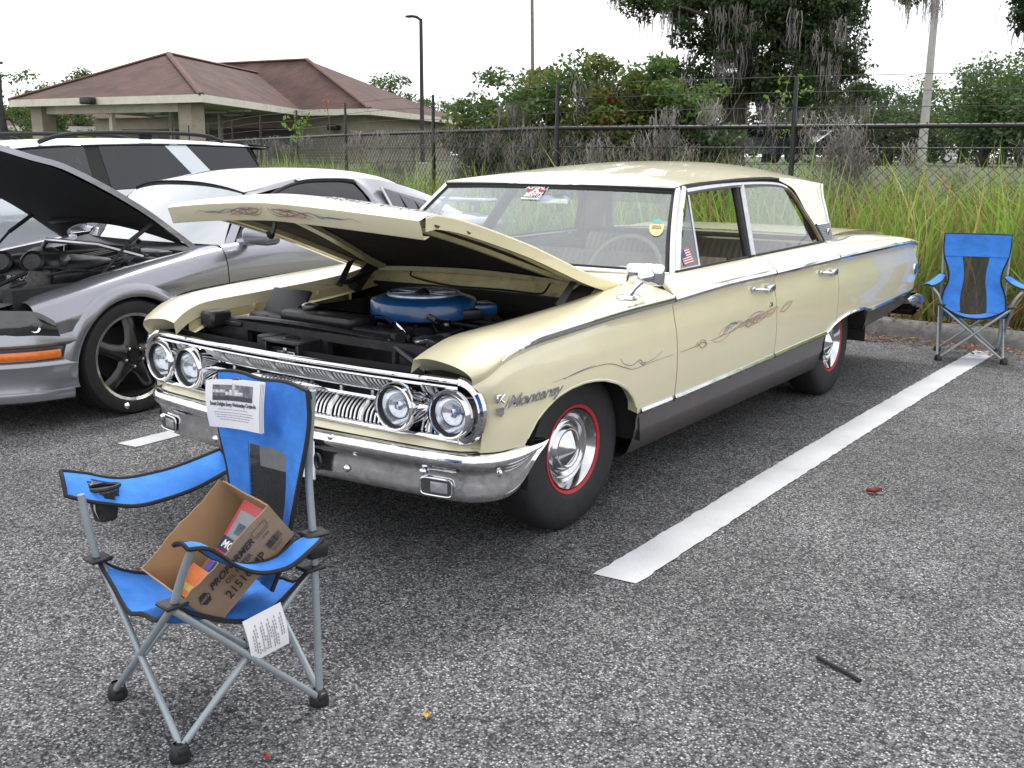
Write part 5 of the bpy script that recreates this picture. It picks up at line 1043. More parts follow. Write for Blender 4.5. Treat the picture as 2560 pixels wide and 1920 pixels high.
# ================================================================== tall SUVs beyond
def suv(label, cx, dy, paint, rails, group=None):
    t = thing('parked_suv', label, 'suv', (cx, 2.4+dy, 0), 0, group)
    def B(name, vf, mat, par=None): 
        vf = xf(Matrix.Translation((cx, dy, 0)), vf); return [put(name, vf, mat, par[0] if par else t), put(name, mirx(vf, cx), mat, par[1] if par else t)]
    def O(name, vf, mat, par=None): return put(name, xf(Matrix.Translation((cx, dy, 0)), vf), mat, par or t)
    W_ = [(-.25, .72), (-.1, .86), (.15, .93), (.6, .965), (2.5, .975), (4.2, .965), (4.6, .93), (4.75, .88)]
    PZ_ = [(.25, -.05), (.40, -.015), (.60, .0), (.85, -.012), (.98, -.006), (1.08, -.025), (1.17, -.055)]
    sx = lambda y, z: itp(W_, y)+itp(PZ_, z)
    belt_ = lambda y: smt([(-.25, .98), (.6, 1.06), (1.4, 1.10), (2.9, 1.165), (3.8, 1.19), (4.75, 1.20)], y)
    def lowz(y):
        for yc in (.62, 3.65):
            if abs(y-yc) < .40: return max(.28, .36+math.sqrt(.16-(y-yc)**2))
        return .28
    arcs = [yc+.40*math.cos(a) for yc in (.62, 3.65) for a in frange(math.pi, 0, 16)]
    for nm, a, b in (('front_fender', -.25, 1.50), ('front_door', 1.508, 2.68), ('rear_door', 2.688, 3.60), ('rear_quarter_panel', 3.608, 4.75)):
        ys_ = dedge(frange(a, b, 10), [y for y in arcs if a < y < b])
        B(nm, grid([[V(sx(y, belt_(y))-.10, y, belt_(y)+.012), V(sx(y, belt_(y)), y, belt_(y))]+[V(sx(y, lerp(belt_(y), lowz(y), k)), y, lerp(belt_(y), lowz(y), k)) for k in frange(.08, 1, 12)] for y in ys_]), paint)
    B('sill_cladding', grid([[V(.955, y, .30), V(.965, y, .24), V(.90, y, .20)] for y in (1.02, 2.4, 3.25)]), plasb)
    # glass band
    gx = lambda z: lerp(.915, .765, (z-1.17)/.38)
    rt_ = lambda y: smt([(1.55, 1.30), (1.9, 1.47), (2.3, 1.525), (3.0, 1.555), (3.8, 1.562), (4.5, 1.548)], y)
    def pane(nm, ys_, mat, lo=None, hi=None):
        rows = []
        for y0, y1 in ys_:
            zb, zt = belt_(y0)+.006, rt_(y1); rows.append([V(gx(lerp(zb, zt, k)), lerp(y0, y1, k), lerp(zb, zt, k)) for k in frange(0, 1, 4)])
        return B(nm, grid(rows), mat)
    pane('front_side_glass', [(1.60, 1.95), (1.9, 2.2), (2.3, 2.45), (2.72, 2.72)], glass_md)
    pane('pillar_panel', [(2.725, 2.72), (2.87, 2.86)], blackm)
    pane('rear_side_glass', [(2.875, 2.865), (3.2, 3.15), (3.62, 3.38), (3.84, 3.54)], glass_dk)
    pane('roof_pillar', [(3.845, 3.545), (3.95, 3.66), (4.09, 3.79)], paint)
    pane('quarter_glass', [(4.095, 3.795), (4.35, 4.15), (4.66, 4.50)], glass_dk)
    B('window_trim', tube([V(gx(rt_(y))+.004, y, rt_(y)) for y in frange(1.92, 3.6, 12)], .010, 6), blackm)
    B('windshield_pillar', tube([(.90, 1.42, 1.10), (.83, 1.75, 1.37), (.775, 2.05, 1.51)], [.04, .034, .03], 6), blackm if rails else paint)
    roofz = lambda x, y: smt([(1.95, 1.535), (2.3, 1.58), (3.0, 1.615), (3.9, 1.622), (4.55, 1.600), (4.8, 1.585)], y)-.05*(abs(x)/.78)**3
    O('roof', join(grid([[V(x, y-(.12*(1-(x/.78)**2) if y < 2.1 else 0), roofz(x, y)) for x in frange(-.78, .78, 12)] for y in frange(1.98, 4.78, 15)]), *[grid([[V(s*.78, y, roofz(.78, y)), V(s*(gx(rt_(min(y, 4.55)))+.018), y, rt_(min(y, 4.55))+.004)] for y in frange(1.98, 4.76, 15)]) for s in (-1, 1)]), paint)
    O('windshield', grid([[V(f*lerp(.88, .76, s), lerp(1.40-.20*(1-f*f), 2.0-.12*(1-f*f), s), lerp(1.09, 1.525, s)) for f in frange(-1, 1, 10)] for s in frange(0, 1, 5)]), glass_mu)
    O('hood', grid([[V(x*lerp(1, .86, max(0, (.2-y)/.45)), y-(.10*(1-(x/.85)**2) if y < 1 else .16*(1-(x/.85)**2)), z+.03*(1-(x/.85)**2)) for x in frange(-.86, .86, 10)] for y, z in ((-.25, .93), (-.15, 1.0), (.3, 1.045), (.9, 1.085), (1.42, 1.10))]), paint)
    O('front_fascia', grid([[V(x, -.34+.20*(x/.85)**2+dy_, z) for x in frange(-.84, .84, 10)] for dy_, z in ((.08, .96), (.0, .9), (-.02, .6), (-.03, .45), (.02, .25))]), paint)
    O('grille', box((0, -.34, .74), (1.0, .06, .24), .02), blackm)
    O('tailgate', grid([[V(x*itp([(1.18, 1), (1.42, .92), (1.57, .86)], z), 4.73+dy_-.06*(x/.85)**4, z) for x in frange(-.87, .87, 8)] for dy_, z in ((-.12, 1.57), (-.05, 1.42), (.0, 1.18), (.03, .95), (.03, .55), (-.02, .28))]), glass_dk if False else paint)
    O('rear_glass', grid([[V(x, 4.735+dy_-.06*(x/.85)**4, z) for x in frange(-.76, .76, 8)] for dy_, z in ((-.11, 1.55), (-.045, 1.42), (.0, 1.22))]), glass_dk)
    O('roof_spoiler', grid([[V(x, y, z-.02*(abs(x)/.76)**3) for x in frange(-.76, .76, 8)] for y, z in ((4.6, 1.590), (4.74, 1.583), (4.84, 1.572), (4.83, 1.548), (4.66, 1.54))]), paint)
    if rails: B('roof_rail', tube(crom([(.69, 2.36, 1.570), (.695, 2.55, 1.625), (.70, 2.9, 1.655), (.70, 3.6, 1.666), (.695, 4.05, 1.652), (.69, 4.28, 1.600)], 6), .019, 8), blackm); B('rail_foot', box((.668, 3.42, 1.635), (.03, .14, .06), .01), blackm)
    B('door_mirror', join(box((1.06, 1.66, 1.14), (.20, .14, .13), .04, 3), box((.95, 1.68, 1.09), (.12, .05, .04), .01)), paint)
    for a in (2.35, 3.35): B('door_handle', box((.985, a, 1.02), (.03, .18, .03), .01, 2), paint)
    O('cabin_floor', join(box((0, 2.9, .65), (1.6, 3.2, .5)), *[box((s*.4, y, 1.12), (.5, .18, .52), .06, 2) for s in (-1, 1) for y in (2.35, 3.3)], box((0, 1.65, 1.02), (1.5, .4, .12), .04, 2)), blackm)
    for y in (.62, 3.65):
        for s in (1, -1):
            w = put('wheel', lathe([(0, .09), (.06, .095), (.10, .07), (.22, .085), (.235, .105), (.24, .09)], V(cx+s*.82, y+dy, .37), (s, 0, 0), 28), steel, t)
            put('tyre', lathe([(.235, -.10), (.30, -.12), (.355, -.11), (.37, -.08), (.37, .08), (.355, .11), (.30, .12), (.24, .10)], V(cx+s*.82, y+dy, .37), (s, 0, 0), 32), rubber, w)
    O('underbody', box((0, 2.2, .30), (1.5, 4.6, .10)), undr)
    return t
suv('silver SUV with black roof rails parked next to the grey coupe', -6.13, .06, silver, True)
s3 = suv('white SUV with black roof rails farthest along the row, beside the silver SUV', -9.2, -.22, whitep, True)

# ================================================================== background: bank with drive-through canopy
shingle_m, t_, b_ = nodes('brown_shingles'); L_ = t_.links.new
tcn = N(t_, 'ShaderNodeTexCoord'); bk = N(t_, 'ShaderNodeTexBrick', Scale=2.2); bk.offset = .5
bk.inputs['Color1'].default_value = (.105, .058, .045, 1); bk.inputs['Color2'].default_value = (.072, .040, .032, 1); bk.inputs['Mortar'].default_value = (.06, .03, .025, 1); bk.inputs['Mortar Size'].default_value = .012; bk.inputs['Row Height'].default_value = .16; bk.inputs['Brick Width'].default_value = .7
mp = N(t_, 'ShaderNodeMapping'); mp.inputs['Rotation'].default_value = (R(90), 0, R(20)); L_(tcn.outputs['Object'], mp.inputs[0]); L_(mp.outputs[0], bk.inputs['Vector'])
nn = N(t_, 'ShaderNodeTexNoise', Scale=.9, Detail=6.); L_(tcn.outputs['Object'], nn.inputs['Vector']); rr_ = N(t_, 'ShaderNodeValToRGB'); rr_.color_ramp.elements[0].position = .3; rr_.color_ramp.elements[0].color = (.6, .6, .62, 1); rr_.color_ramp.elements[1].position = .65; rr_.color_ramp.elements[1].color = (1.15, 1.1, 1.08, 1)
L_(nn.outputs['Fac'], rr_.inputs[0]); mmx = N(t_, 'ShaderNodeMixRGB', blend_type='MULTIPLY'); mmx.inputs[0].default_value = 1; L_(bk.outputs[0], mmx.inputs[1]); L_(rr_.outputs[0], mmx.inputs[2]); L_(mmx.outputs[0], b_.inputs['Base Color']); b_.inputs['Roughness'].default_value = .9
fasc = pm('cream_fascia', (.62, .58, .50), .7, noise=.1, nscale=2, dirt=((.25, .24, .2), .4, 3))
soff = pm('soffit', (.66, .64, .60), .8, noise=.06, nscale=3)
stucco = pm('stucco', (.33, .285, .225), .9, noise=.12, nscale=3, bump=.3, bscale=30)
brown_w = pm('brown_wall', (.10, .075, .06), .85, noise=.2, nscale=4)
bank = thing('bank_building', 'low bank building with brown hipped shingle roof and drive-through canopy', 'building', (-33, 28, .8))
EZ = 3.40; A_ = V(-26.6, 20.8, EZ); B_ = V(-36.5, 19.6, EZ); C_ = V(-29.25, 31.8, EZ); U_ = V(-.487, .873, 0)
w_ = (B_-A_).normalized(); I_ = C_+w_*3.8; E_ = C_+w_*19; D_ = V(-35, 45.5, EZ); R1 = V(-32.9, 24.3, 5.28); R1e = R1+U_*10; P2 = V(-35.1, 33.8, 5.85); P2e = P2+w_*11; B2 = B_+U_*13
put('roof', ([A_, B_, R1], [(0, 1, 2)]), shingle_m, bank, False); put('roof', ([A_, I_, R1e, R1], [(0, 1, 2, 3)]), shingle_m, bank, False); put('roof', ([B_, B2, R1e, R1], [(0, 1, 2, 3)]), shingle_m, bank, False)
put('roof', ([E_, C_, P2, P2e], [(0, 1, 2, 3)]), shingle_m, bank, False); put('roof', ([C_, D_, P2], [(0, 1, 2)]), shingle_m, bank, False); put('roof', ([D_, E_+U_*14, P2e, P2], [(0, 1, 2, 3)]), shingle_m, bank, False)
hipm = pm('hip_tiles', (.115, .066, .050), .9, noise=.3, nscale=6)
for a, b in ((A_, R1), (R1, R1e), (C_, P2), (P2, P2e), (B_, R1)): put('hip_cap', tube([a+V(0, 0, .03), b+V(0, 0, .03)], .12, 6, True, .5), hipm, bank)
for a, b in ((A_, B_), (A_, I_), (I_, C_), (C_, D_)):
    d = (b-a); n_ = V(d.y, -d.x, 0).normalized(); put('fascia', prism([a+V(0, 0, .02), b+V(0, 0, .02), b+V(0, 0, -.24), a+V(0, 0, -.24)], n_*.05), fasc, bank, False)
put('soffit', ([A_+V(0, 0, -.2), B_+V(0, 0, -.2), B2+V(0, 0, -.2), I_+V(0, 0, -.2)], [(0, 1, 2, 3)]), soff, bank, False); put('soffit', ([C_+V(0, 0, -.2), I_+V(0, 0, -.21), E_+V(0, 0, -.2), D_+V(0, 0, -.2)], [(0, 1, 2, 3)]), soff, bank, False)
cen = (A_+B2)/2
def col(p, s, name='column', m=stucco): put(name, box((p.x, p.y, 1.95), (s, s, 2.5), 0, 1, Matrix.Rotation(math.atan2(w_.y, w_.x), 3, 'Z')), m, bank, False)
col(A_+w_*1.0+U_*.9, .62); col(B_-w_*1.2+U_*.9, .62); 
for f, g in ((.52, 1.2), (.5, 6.0), (.46, 10.5)): col(A_+w_*10*f+U_*g, .16, 'post', fasc)
put('beam', prism([A_+w_*.9+U_*.8+V(0, 0, -.2), B_-w_*.9+U_*.8+V(0, 0, -.2), B_-w_*.9+U_*.8+V(0, 0, -.5), A_+w_*.9+U_*.8+V(0, 0, -.5)], U_*.12), fasc, bank, False)
c2, i2, d2 = C_-V(.5, 0, 0)+U_*.9, I_+U_*.9+w_*.2, D_+w_*.8
put('wall', ([V(p.x, p.y, z) for p in (c2, i2+w_*14) for z in (.5, EZ-.2)], [(0, 1, 3, 2)]), stucco, bank, False); put('wall', ([V(p.x, p.y, z) for p in (c2+w_*.4, d2) for z in (.5, EZ-.2)], [(0, 1, 3, 2)]), stucco, bank, False)
put('dark_wall', ([V(p.x, p.y, z) for p in (i2+w_*.6-U_*.1, i2+w_*12-U_*.1) for z in (.5, EZ-.75)], [(0, 1, 3, 2)]), brown_w, bank, False)
for f, g in ((.25, 3), (.6, 3), (.3, 7), (.65, 7), (.35, 10), (.75, 9.5), (.12, 6)): p = A_+w_*10*f+U_*g; put('soffit_light', box((p.x, p.y, EZ-.26), (.9, .35, .08), .02, 1, Matrix.Rotation(math.atan2(w_.y, w_.x), 3, 'Z')), white, bank, False)
def wallpack(p, n_): 
    put('flood_light', box(p+n_*.22, (.55, .32, .26), .05, 2, Matrix.Rotation(math.atan2(w_.y, w_.x), 3, 'Z')), plasb, bank); put('light_face', box(p+n_*.36+V(0, 0, -.01), (.42, .03, .18), .01, 1, Matrix.Rotation(math.atan2(w_.y, w_.x), 3, 'Z')), clearl, bank)
nA = V(w_.y, -w_.x, 0)*-1
if nA.y > 0: nA = -nA
wallpack(A_+w_*5.3+V(0, 0, -.1), nA); wallpack(c2+w_*1.6+V(0, 0, -.75)-V(0, .1, 0), nA)
lowb = thing('low_building', 'low building with brown roof seen under the drive-through canopy', 'building', (-62, 38, .9))
LB0, LB1 = V(-66, 36, 3.1), V(-58, 46, 3.1)
put('roof', ([V(-69, 35, 3.2), V(-56, 48, 3.2), V(-62, 52, 5.2), V(-72, 41, 5.2)], [(0, 1, 2, 3)]), shingle_m, lowb, False)
put('fascia', box((-62.5, 41.5, 3.05), (18.2, .2, .35), 0, 1, Matrix.Rotation(R(45), 3, 'Z')), fasc, lowb, False); put('wall', box((-63.2, 42.2, 1.9), (17, .3, 2.1), 0, 1, Matrix.Rotation(R(45), 3, 'Z')), brown_w, lowb, False)
# ------------------------------------------------------------------ lamp posts, poles
polem = pm('dark_pole', (.035, .033, .035), .6, .2, noise=.2); concr = pm('concrete_pole', (.40, .385, .36), .85, noise=.12, nscale=5)
def ray_pt(px, dist):      # plan point seen at photo column px, at a given forward distance
    b_ = math.atan((px-1280)*math.cos(pitch)/2603.5); a = yaw-b_; d = dist/math.cos(b_); return V(CP.x-math.sin(a)*d, CP.y+math.cos(a)*d, 0)
p = ray_pt(1053, 46); lp = thing('lamp_post', 'slender dark lamp post with a short arm beside the bank roof', 'lamp post', (p.x, p.y, gz(p.y)))
put('pole', tube([p+V(0, 0, .9), p+V(0, 0, 7.05)], [.10, .075], 10), polem, lp); put('lamp_head', join(tube([p+V(0, 0, 7.0), p+V(-.15, -.1, 7.12), p+V(-.30, -.22, 7.15)], [.06, .07, .06], 6), box(p+V(-.36, -.26, 7.14), (.40, .26, .09), .03)), polem, lp); put('base', box(p+V(0, 0, .9), (.4, .4, .5), .05), concr, lp)
p = ray_pt(2300, 34); lp = thing('lamp_post', 'tall square concrete lamp post rising beyond the chain-link fence', 'lamp post', (p.x, p.y, gz(p.y)))
put('pole', xf(Matrix.Translation((p.x, p.y, 0)) @ Matrix.Rotation(.5, 4, 'Z'), tube([(0, 0, .6), (.03, 0, 6.5)], [.155, .10], 4)), concr, lp)
put('arm', tube([p+V(.08, .05, 6.42), p+V(.5, .3, 6.47)], .05, 6), polem, lp); put('lamp_head', box(p+V(.62, .38, 6.45), (.75, .42, .18), .05, 2, Matrix.Rotation(.5, 3, 'Z')), polem, lp)
p = ray_pt(8, 44); up_ = thing('utility_pole', 'dark wooden utility pole at the far end beyond the white SUV', 'pole', (p.x, p.y, gz(p.y))); put('pole', tube([p+V(0, 0, .8), p+V(0, 0, 5.1)], [.16, .12], 8), polem, up_); put('crossarm', box(p+V(0, 0, 5.0), (.9, .12, .1), .02), polem, up_)
# ------------------------------------------------------------------ chain-link fence
fm = pm('black_vinyl', (.010, .010, .011), .45, noise=.3, nscale=20)
FP = [V(7.0, 9.95, 0), V(-4.0, 8.15, 0), V(-9.8, 10.5, 0), V(-18.6, 15.4, 0), V(-30, 21.5, 0)]
fence = thing('chain_link_fence', 'black chain-link fence with top rail and barbed wire along the tall grass', 'fence', (-4, 8.15, 0))
def fz(p): return gz(p.y)
RZ = 1.80
for a, b in zip(FP, FP[1:]):
    L = (b-a).length; d = (b-a)/L; n_ = V(-d.y, d.x, 0)
    put('top_rail', tube([V(a.x, a.y, RZ), V(b.x, b.y, RZ)], .024, 8), fm, fence)
    put('mid_wire', tube([V(a.x, a.y, RZ-.22), V(b.x, b.y, RZ-.22)], .008, 5), fm, fence)
    k = int(round(L/3.0))
    for i in range(k+(1 if b is FP[-1] else 0)):
        p = a+d*(L*i/k); arm = i % 2 == 0 or True
        put('post', join(tube([V(p.x, p.y, fz(p)-.1), V(p.x, p.y, RZ+.05)], .030, 8), tube([V(p.x, p.y, RZ), V(p.x, p.y, RZ+.28), V(p.x, p.y, RZ+.52)], [.026, .024, .020], 6)), fm, fence)
    step = .072 if L < 12 else .085; wr = .0028 if a is FP[0] else .0042; vs_, fs_ = [], []; z0, z1 = .05, RZ+.04; h = z1-z0
    for sgn in (1, -1):
        x = -h
        while x < L+h:
            s0, s1 = (x, x+h*sgn); zz0, zz1 = z0, z1
            # clip to the panel
            if sgn > 0: ta, tb = max(0, -s0/h), min(1, (L-s0)/h)
            else: ta, tb = max(0, (s0-L)/h), min(1, s0/h)
            if tb > ta:
                p = a+d*(s0+sgn*h*ta); q = a+d*(s0+sgn*h*tb); za, zb = z0+h*ta, z0+h*tb; o = len(vs_); sd_ = (d*sgn*-1+V(0, 0, 1))  .normalized()*wr
                for pp, z in ((p, za), (q, zb)):
                    for e in (n_*wr, sd_, n_*-wr, -sd_): c = V(pp.x, pp.y, z)+e; vs_.append(tuple(c))
                for e in range(4): fs_.append((o+e, o+(e+1) % 4, o+4+(e+1) % 4, o+4+e))
            x += step*1.414
    o = put('chain_link_mesh', (vs_, fs_), fm, fence, False); o['kind'] = 'stuff'
    for z in (RZ+.18, RZ+.34, RZ+.50):
        pts = [V(a.x, a.y, z).lerp(V(b.x, b.y, z), i/8)+V(0, 0, -.02*math.sin(i/8*math.pi*2)) for i in range(9)]
        put('barbed_wire', tube(pts, .0035, 4), fm, fence)
# ------------------------------------------------------------------ vegetation
def attr_mat(name, trans=.35, rough=.6, spec=.3):
    m = bpy.data.materials.new(name); m.use_nodes = True; t = m.node_tree; t.nodes.clear(); L = t.links.new
    o = N(t, 'ShaderNodeOutputMaterial'); a = N(t, 'ShaderNodeAttribute', attribute_name='tint'); df = N(t, 'ShaderNodeBsdfPrincipled'); df.inputs['Roughness'].default_value = rough; df.inputs['Specular IOR Level'].default_value = spec
    tcn = N(t, 'ShaderNodeTexCoord'); nz_ = N(t, 'ShaderNodeTexNoise', Scale=9., Detail=3.); L(tcn.outputs['Object'], nz_.inputs['Vector']); r_ = N(t, 'ShaderNodeValToRGB'); r_.color_ramp.elements[0].color = (.72, .72, .72, 1); r_.color_ramp.elements[1].color = (1.25, 1.25, 1.25, 1); L(nz_.outputs['Fac'], r_.inputs[0])
    mu = N(t, 'ShaderNodeMixRGB', blend_type='MULTIPLY'); mu.inputs[0].default_value = 1; L(a.outputs['Color'], mu.inputs[1]); L(r_.outputs[0], mu.inputs[2])
    tr = N(t, 'ShaderNodeBsdfTranslucent'); L(mu.outputs[0], df.inputs['Base Color']); L(mu.outputs[0], tr.inputs[0]); mx_ = N(t, 'ShaderNodeMixShader'); mx_.inputs[0].default_value = trans
    L(df.outputs[0], mx_.inputs[1]); L(tr.outputs[0], mx_.inputs[2]); L(mx_.outputs[0], o.inputs[0]); return m
leafm = attr_mat('foliage', .35); grassm = attr_mat('grass_blades', .42, .55); mossm = attr_mat('spanish_moss', .25, .9, .1)
def put_tint(name, vs_, fs_, cols, mat, parent=None, world=True):
    me = bpy.data.meshes.new(name); me.from_pydata(vs_, [], fs_); me.materials.append(mat); at = me.color_attributes.new('tint', 'FLOAT_COLOR', 'POINT')
    at.data.foreach_set('color', [c for q in cols for c in (q[0], q[1], q[2], 1)]); me.polygons.foreach_set('use_smooth', [True]*len(me.polygons)); me.update()
    return put(name, me, None, parent, world=world)
def vary(c, rnd_, a=.25): k = 1+rnd_.uniform(-a, a); return (c[0]*k*(1+rnd_.uniform(-.1, .15)), c[1]*k, c[2]*k)
def leaves(rnd_, clumps, n, size, cols):
    """clumps: (centre, radii); n leaves per unit; every leaf a small folded blade"""
    vs_, fs_, cs = [], [], []
    for c, r_ in clumps:
        base = rnd_.choice(cols)
        for i in range(n):
            while True:
                q = V(rnd_.uniform(-1, 1), rnd_.uniform(-1, 1), rnd_.uniform(-1, 1))
                if q.length < 1: break
            p = c+V(q.x*r_.x, q.y*r_.y, q.z*r_.z); a = V(rnd_.gauss(0, 1), rnd_.gauss(0, 1), rnd_.gauss(-.3, .7)).normalized(); s = a.cross(V(rnd_.gauss(0, 1), rnd_.gauss(0, 1), rnd_.gauss(0, 1))).normalized(); sz = size*rnd_.uniform(.6, 1.3)
            o = len(vs_); up_v = a.cross(s)*sz*.12
            vs_ += [tuple(p), tuple(p+a*sz*.5+s*sz*.27+up_v), tuple(p+a*sz), tuple(p+a*sz*.5-s*sz*.27+up_v)]; fs_ += [(o, o+1, o+2, o+3)]; cs += [vary(base, rnd_)]*4
    return vs_, fs_, cs
def strands(rnd_, roots, per, ln, spread, cols, wd=.010):
    vs_, fs_, cs = [], [], []
    for c in roots:
        L0 = ln*rnd_.uniform(.5, 1.4); base = rnd_.choice(cols)
        for i in range(per):
            p = c+V(rnd_.gauss(0, spread), rnd_.gauss(0, spread), rnd_.uniform(-.1, .05)); L = L0*rnd_.uniform(.25, 1.0); n = 6; o = len(vs_); ang = rnd_.uniform(0, 3.14); sd_ = V(math.cos(ang), math.sin(ang), 0)*wd*rnd_.uniform(.6, 1.4); ph = rnd_.uniform(0, 6); am = rnd_.uniform(.01, .05)
            for k in range(n):
                f = k/(n-1); q = p+V(am*math.sin(ph+f*9), am*math.cos(ph*1.7+f*8), -L*f); w = sd_*(1-f*.8); vs_ += [tuple(q-w), tuple(q+w)]
            fs_ += [(o+2*k, o+2*k+1, o+2*k+3, o+2*k+2) for k in range(n-1)]; cs += [vary(base, rnd_, .2)]*(2*n)
    return vs_, fs_, cs
mossc = [(.30, .285, .27), (.25, .235, .22), (.35, .33, .31), (.20, .19, .165)]
barkm = pm('bark', (.075, .06, .048), .95, noise=.35, nscale=6, bump=.8, bscale=14)
GREEN = [(.085, .145, .040), (.065, .115, .036), (.11, .165, .045), (.07, .13, .05)]
OAKC = [(.045, .078, .024), (.034, .062, .020), (.058, .092, .028), (.048, .080, .030)]
DARK = [(.026, .046, .016), (.020, .038, .014), (.034, .056, .018)]
def limb(rnd_, p, d, L, r, n=6, wob=.25, droop=0):
    pts = [p]; d = d.normalized()
    for i in range(n): d = (d+V(rnd_.uniform(-wob, wob), rnd_.uniform(-wob, wob), rnd_.uniform(-wob, wob)-droop)).normalized(); pts.append(pts[-1]+d*L/n)
    return pts, [lerp(r, r*.35, i/n) for i in range(n+1)]
def tree(label, base, h, crown, cols, seed, nleaf, lsize, nclump, trunk_r=.25, moss=0, group=None, kind='tree', stems=1, fill=1.0, clr=(.32, .62), hole=0):
    """crown: list of (centre offset, radii) lobes; clumps are scattered through the lobes, biased outwards"""
    rnd_ = random.Random(seed); t = thing(kind, label, 'tree' if kind != 'shrub' else 'shrub', tuple(base), 0, group)
    cl = []
    for i in range(nclump):
        c, r_ = rnd_.choices(crown, [q[1].x*q[1].y*q[1].z for q in crown])[0]
        while True:
            q = V(rnd_.uniform(-1, 1), rnd_.uniform(-1, 1), rnd_.uniform(-1, 1))
            if .25 < q.length < 1: break
        rr = rnd_.uniform(*clr); cl.append((base+c+V(q.x*r_.x, q.y*r_.y, q.z*r_.z), V(rr, rr, rr*.62)))
    tp = base+V(rnd_.uniform(-.2, .2), rnd_.uniform(-.2, .2), h*.45); tr = []
    for k in range(stems):
        b0 = base+V(rnd_.uniform(-.3, .3), rnd_.uniform(-.3, .3), -.1)*(1 if stems > 1 else 0)
        tr.append(tube(crom([b0, b0.lerp(tp, .4)+V(rnd_.uniform(-.15, .15), 0, 0), tp, tp+V(rnd_.uniform(-.3, .3), 0, h*.25)], 5), [lerp(trunk_r, trunk_r*.45, i/15) for i in range(16)], 8))
    for i in range(min(16, nclump//5)):
        c = rnd_.choice(cl)[0]; s0 = base.lerp(tp, rnd_.uniform(.55, 1.1)); m = s0.lerp(c, .5)+V(rnd_.uniform(-.2, .2), rnd_.uniform(-.2, .2), .25*rnd_.random())
        tr.append(tube(crom([s0, m, c], 4), [lerp(trunk_r*.4, trunk_r*.08, k/8) for k in range(9)], 5))
    put('trunk', join(*tr), barkm, t)
    v, f, c = leaves(rnd_, cl, nleaf, lsize, cols); put_tint('crown', v, f, c, leafm, t)['kind'] = 'stuff'
    if moss:
        rts = [rnd_.choice(cl)[0]+V(rnd_.uniform(-.4, .4), rnd_.uniform(-.4, .4), -.1) for i in range(moss)]
        v, f, c = strands(rnd_, rts, 22, lerp(.7, 1.1, min(1, h/10)), .10, mossc, .012); put_tint('hanging_moss', v, f, c, mossm, t)['kind'] = 'stuff'
    return t
# the big mossy oak (its crown reaches above the frame)
p = ray_pt(1840, 25); p.z = gz(p.y)
rd = V(math.cos(yaw), math.sin(yaw), 0)
oak = []
for px_, zc, rx, rz_ in ((1570, 5.15, .6, .4), (1650, 5.1, .9, .55), (1760, 5.1, 1.0, .6), (1880, 5.0, 1.1, .8), (1990, 4.9, .9, .9), (2070, 4.5, .5, 1.1), (1740, 4.3, .6, .45), (1860, 4.0, .9, .8), (1960, 3.7, .8, .8), (2060, 3.5, .55, .9), (1700, 3.2, .85, .5), (1800, 3.15, .8, .5), (1900, 3.1, .8, .45), (2000, 3.0, .7, .5), (2090, 3.0, .35, .6), (2230, 5.3, .9, .28), (1850, 6.6, 2.6, 1.1)):
    q = ray_pt(px_, 25); oak.append((V(q.x-p.x, q.y-p.y, zc-p.z), V(rx, 1.3, rz_)))
tree('large dark oak hung with grey moss towering beyond the fence', p, 9, oak, OAKC, 21, 105, .12, 520, .24, 190, clr=(.20, .42))
q = ray_pt(2650, 17); tree('dark overhanging tree at the edge of the lot, leafy down to the fence line', V(q.x, q.y, gz(q.y)), 6, [(V(-.45, -.43, 3.3), V(.42, .5, .45)), (V(-.35, -.3, 3.9), V(.6, .6, .5))], DARK, 5, 120, .10, 60, .12, 8, clr=(.2, .36))
# woods on the right, far
k = 0
for px_, dist, zt, rx, cols in ((2180, 62, 5.6, 2.2, GREEN), (2290, 66, 6.0, 2.3, GREEN), (2400, 60, 6.4, 2.6, GREEN), (2500, 56, 6.8, 2.4, GREEN), (2590, 52, 6.8, 2.4, GREEN), (2450, 40, 4.3, 1.9, GREEN), (2560, 38, 4.4, 2.0, GREEN), (2200, 44, 3.7, 2.2, [(.075, .11, .045), (.09, .12, .06)])):
    p = ray_pt(px_, dist); p.z = gz(p.y); k += 1
    lb = {2180: 'mid green tree in the gap between the mossy oak and the concrete lamp post', 2290: 'mid green tree directly behind the concrete lamp post', 2200: 'pale olive bushy tree under the right edge of the mossy oak', 2450: 'low leafy tree in front of the woods behind the empty blue chair', 2560: 'lowest leafy tree of the woods, under the dark overhanging tree'}.get(px_, 'tall mid green tree in the woods behind the empty blue chair')
    tree(lb, p, zt, [(V(0, 0, (zt-p.z)*.62), V(rx, rx, (zt-p.z)*.40)), (V(.6, .2, (zt-p.z)*.35), V(rx*.9, rx, (zt-p.z)*.32))], cols, 40+k, 85, .20, 60, .25, 0, 'woods behind the second chair' if px_ in (2400, 2500, 2590) else None, clr=(.5, .9))
for i, (px_, lb) in enumerate(((1560, 'dark tree far behind the orange-tipped shrub'), (1690, 'dark tree far behind the shrub with bare twigs'), (1800, 'dark tree standing behind the trunk of the mossy oak'), (1910, 'dark tree behind the dark SUV beyond the fence'), (2020, 'dark tree behind the black sedan beyond the fence'), (2110, 'dark tree behind the thick moss clump on the fence'))):
    p = ray_pt(px_, 57+3*(i % 2)); p.z = gz(p.y); tree(lb, p, 6, [(V(0, 0, 2.0), V(2.0, 1.6, 1.5)), (V(.3, 0, 3.6), V(1.5, 1.4, .8))], OAKC, 140+i, 85, .22, 56, .25, 0, clr=(.5, .85))
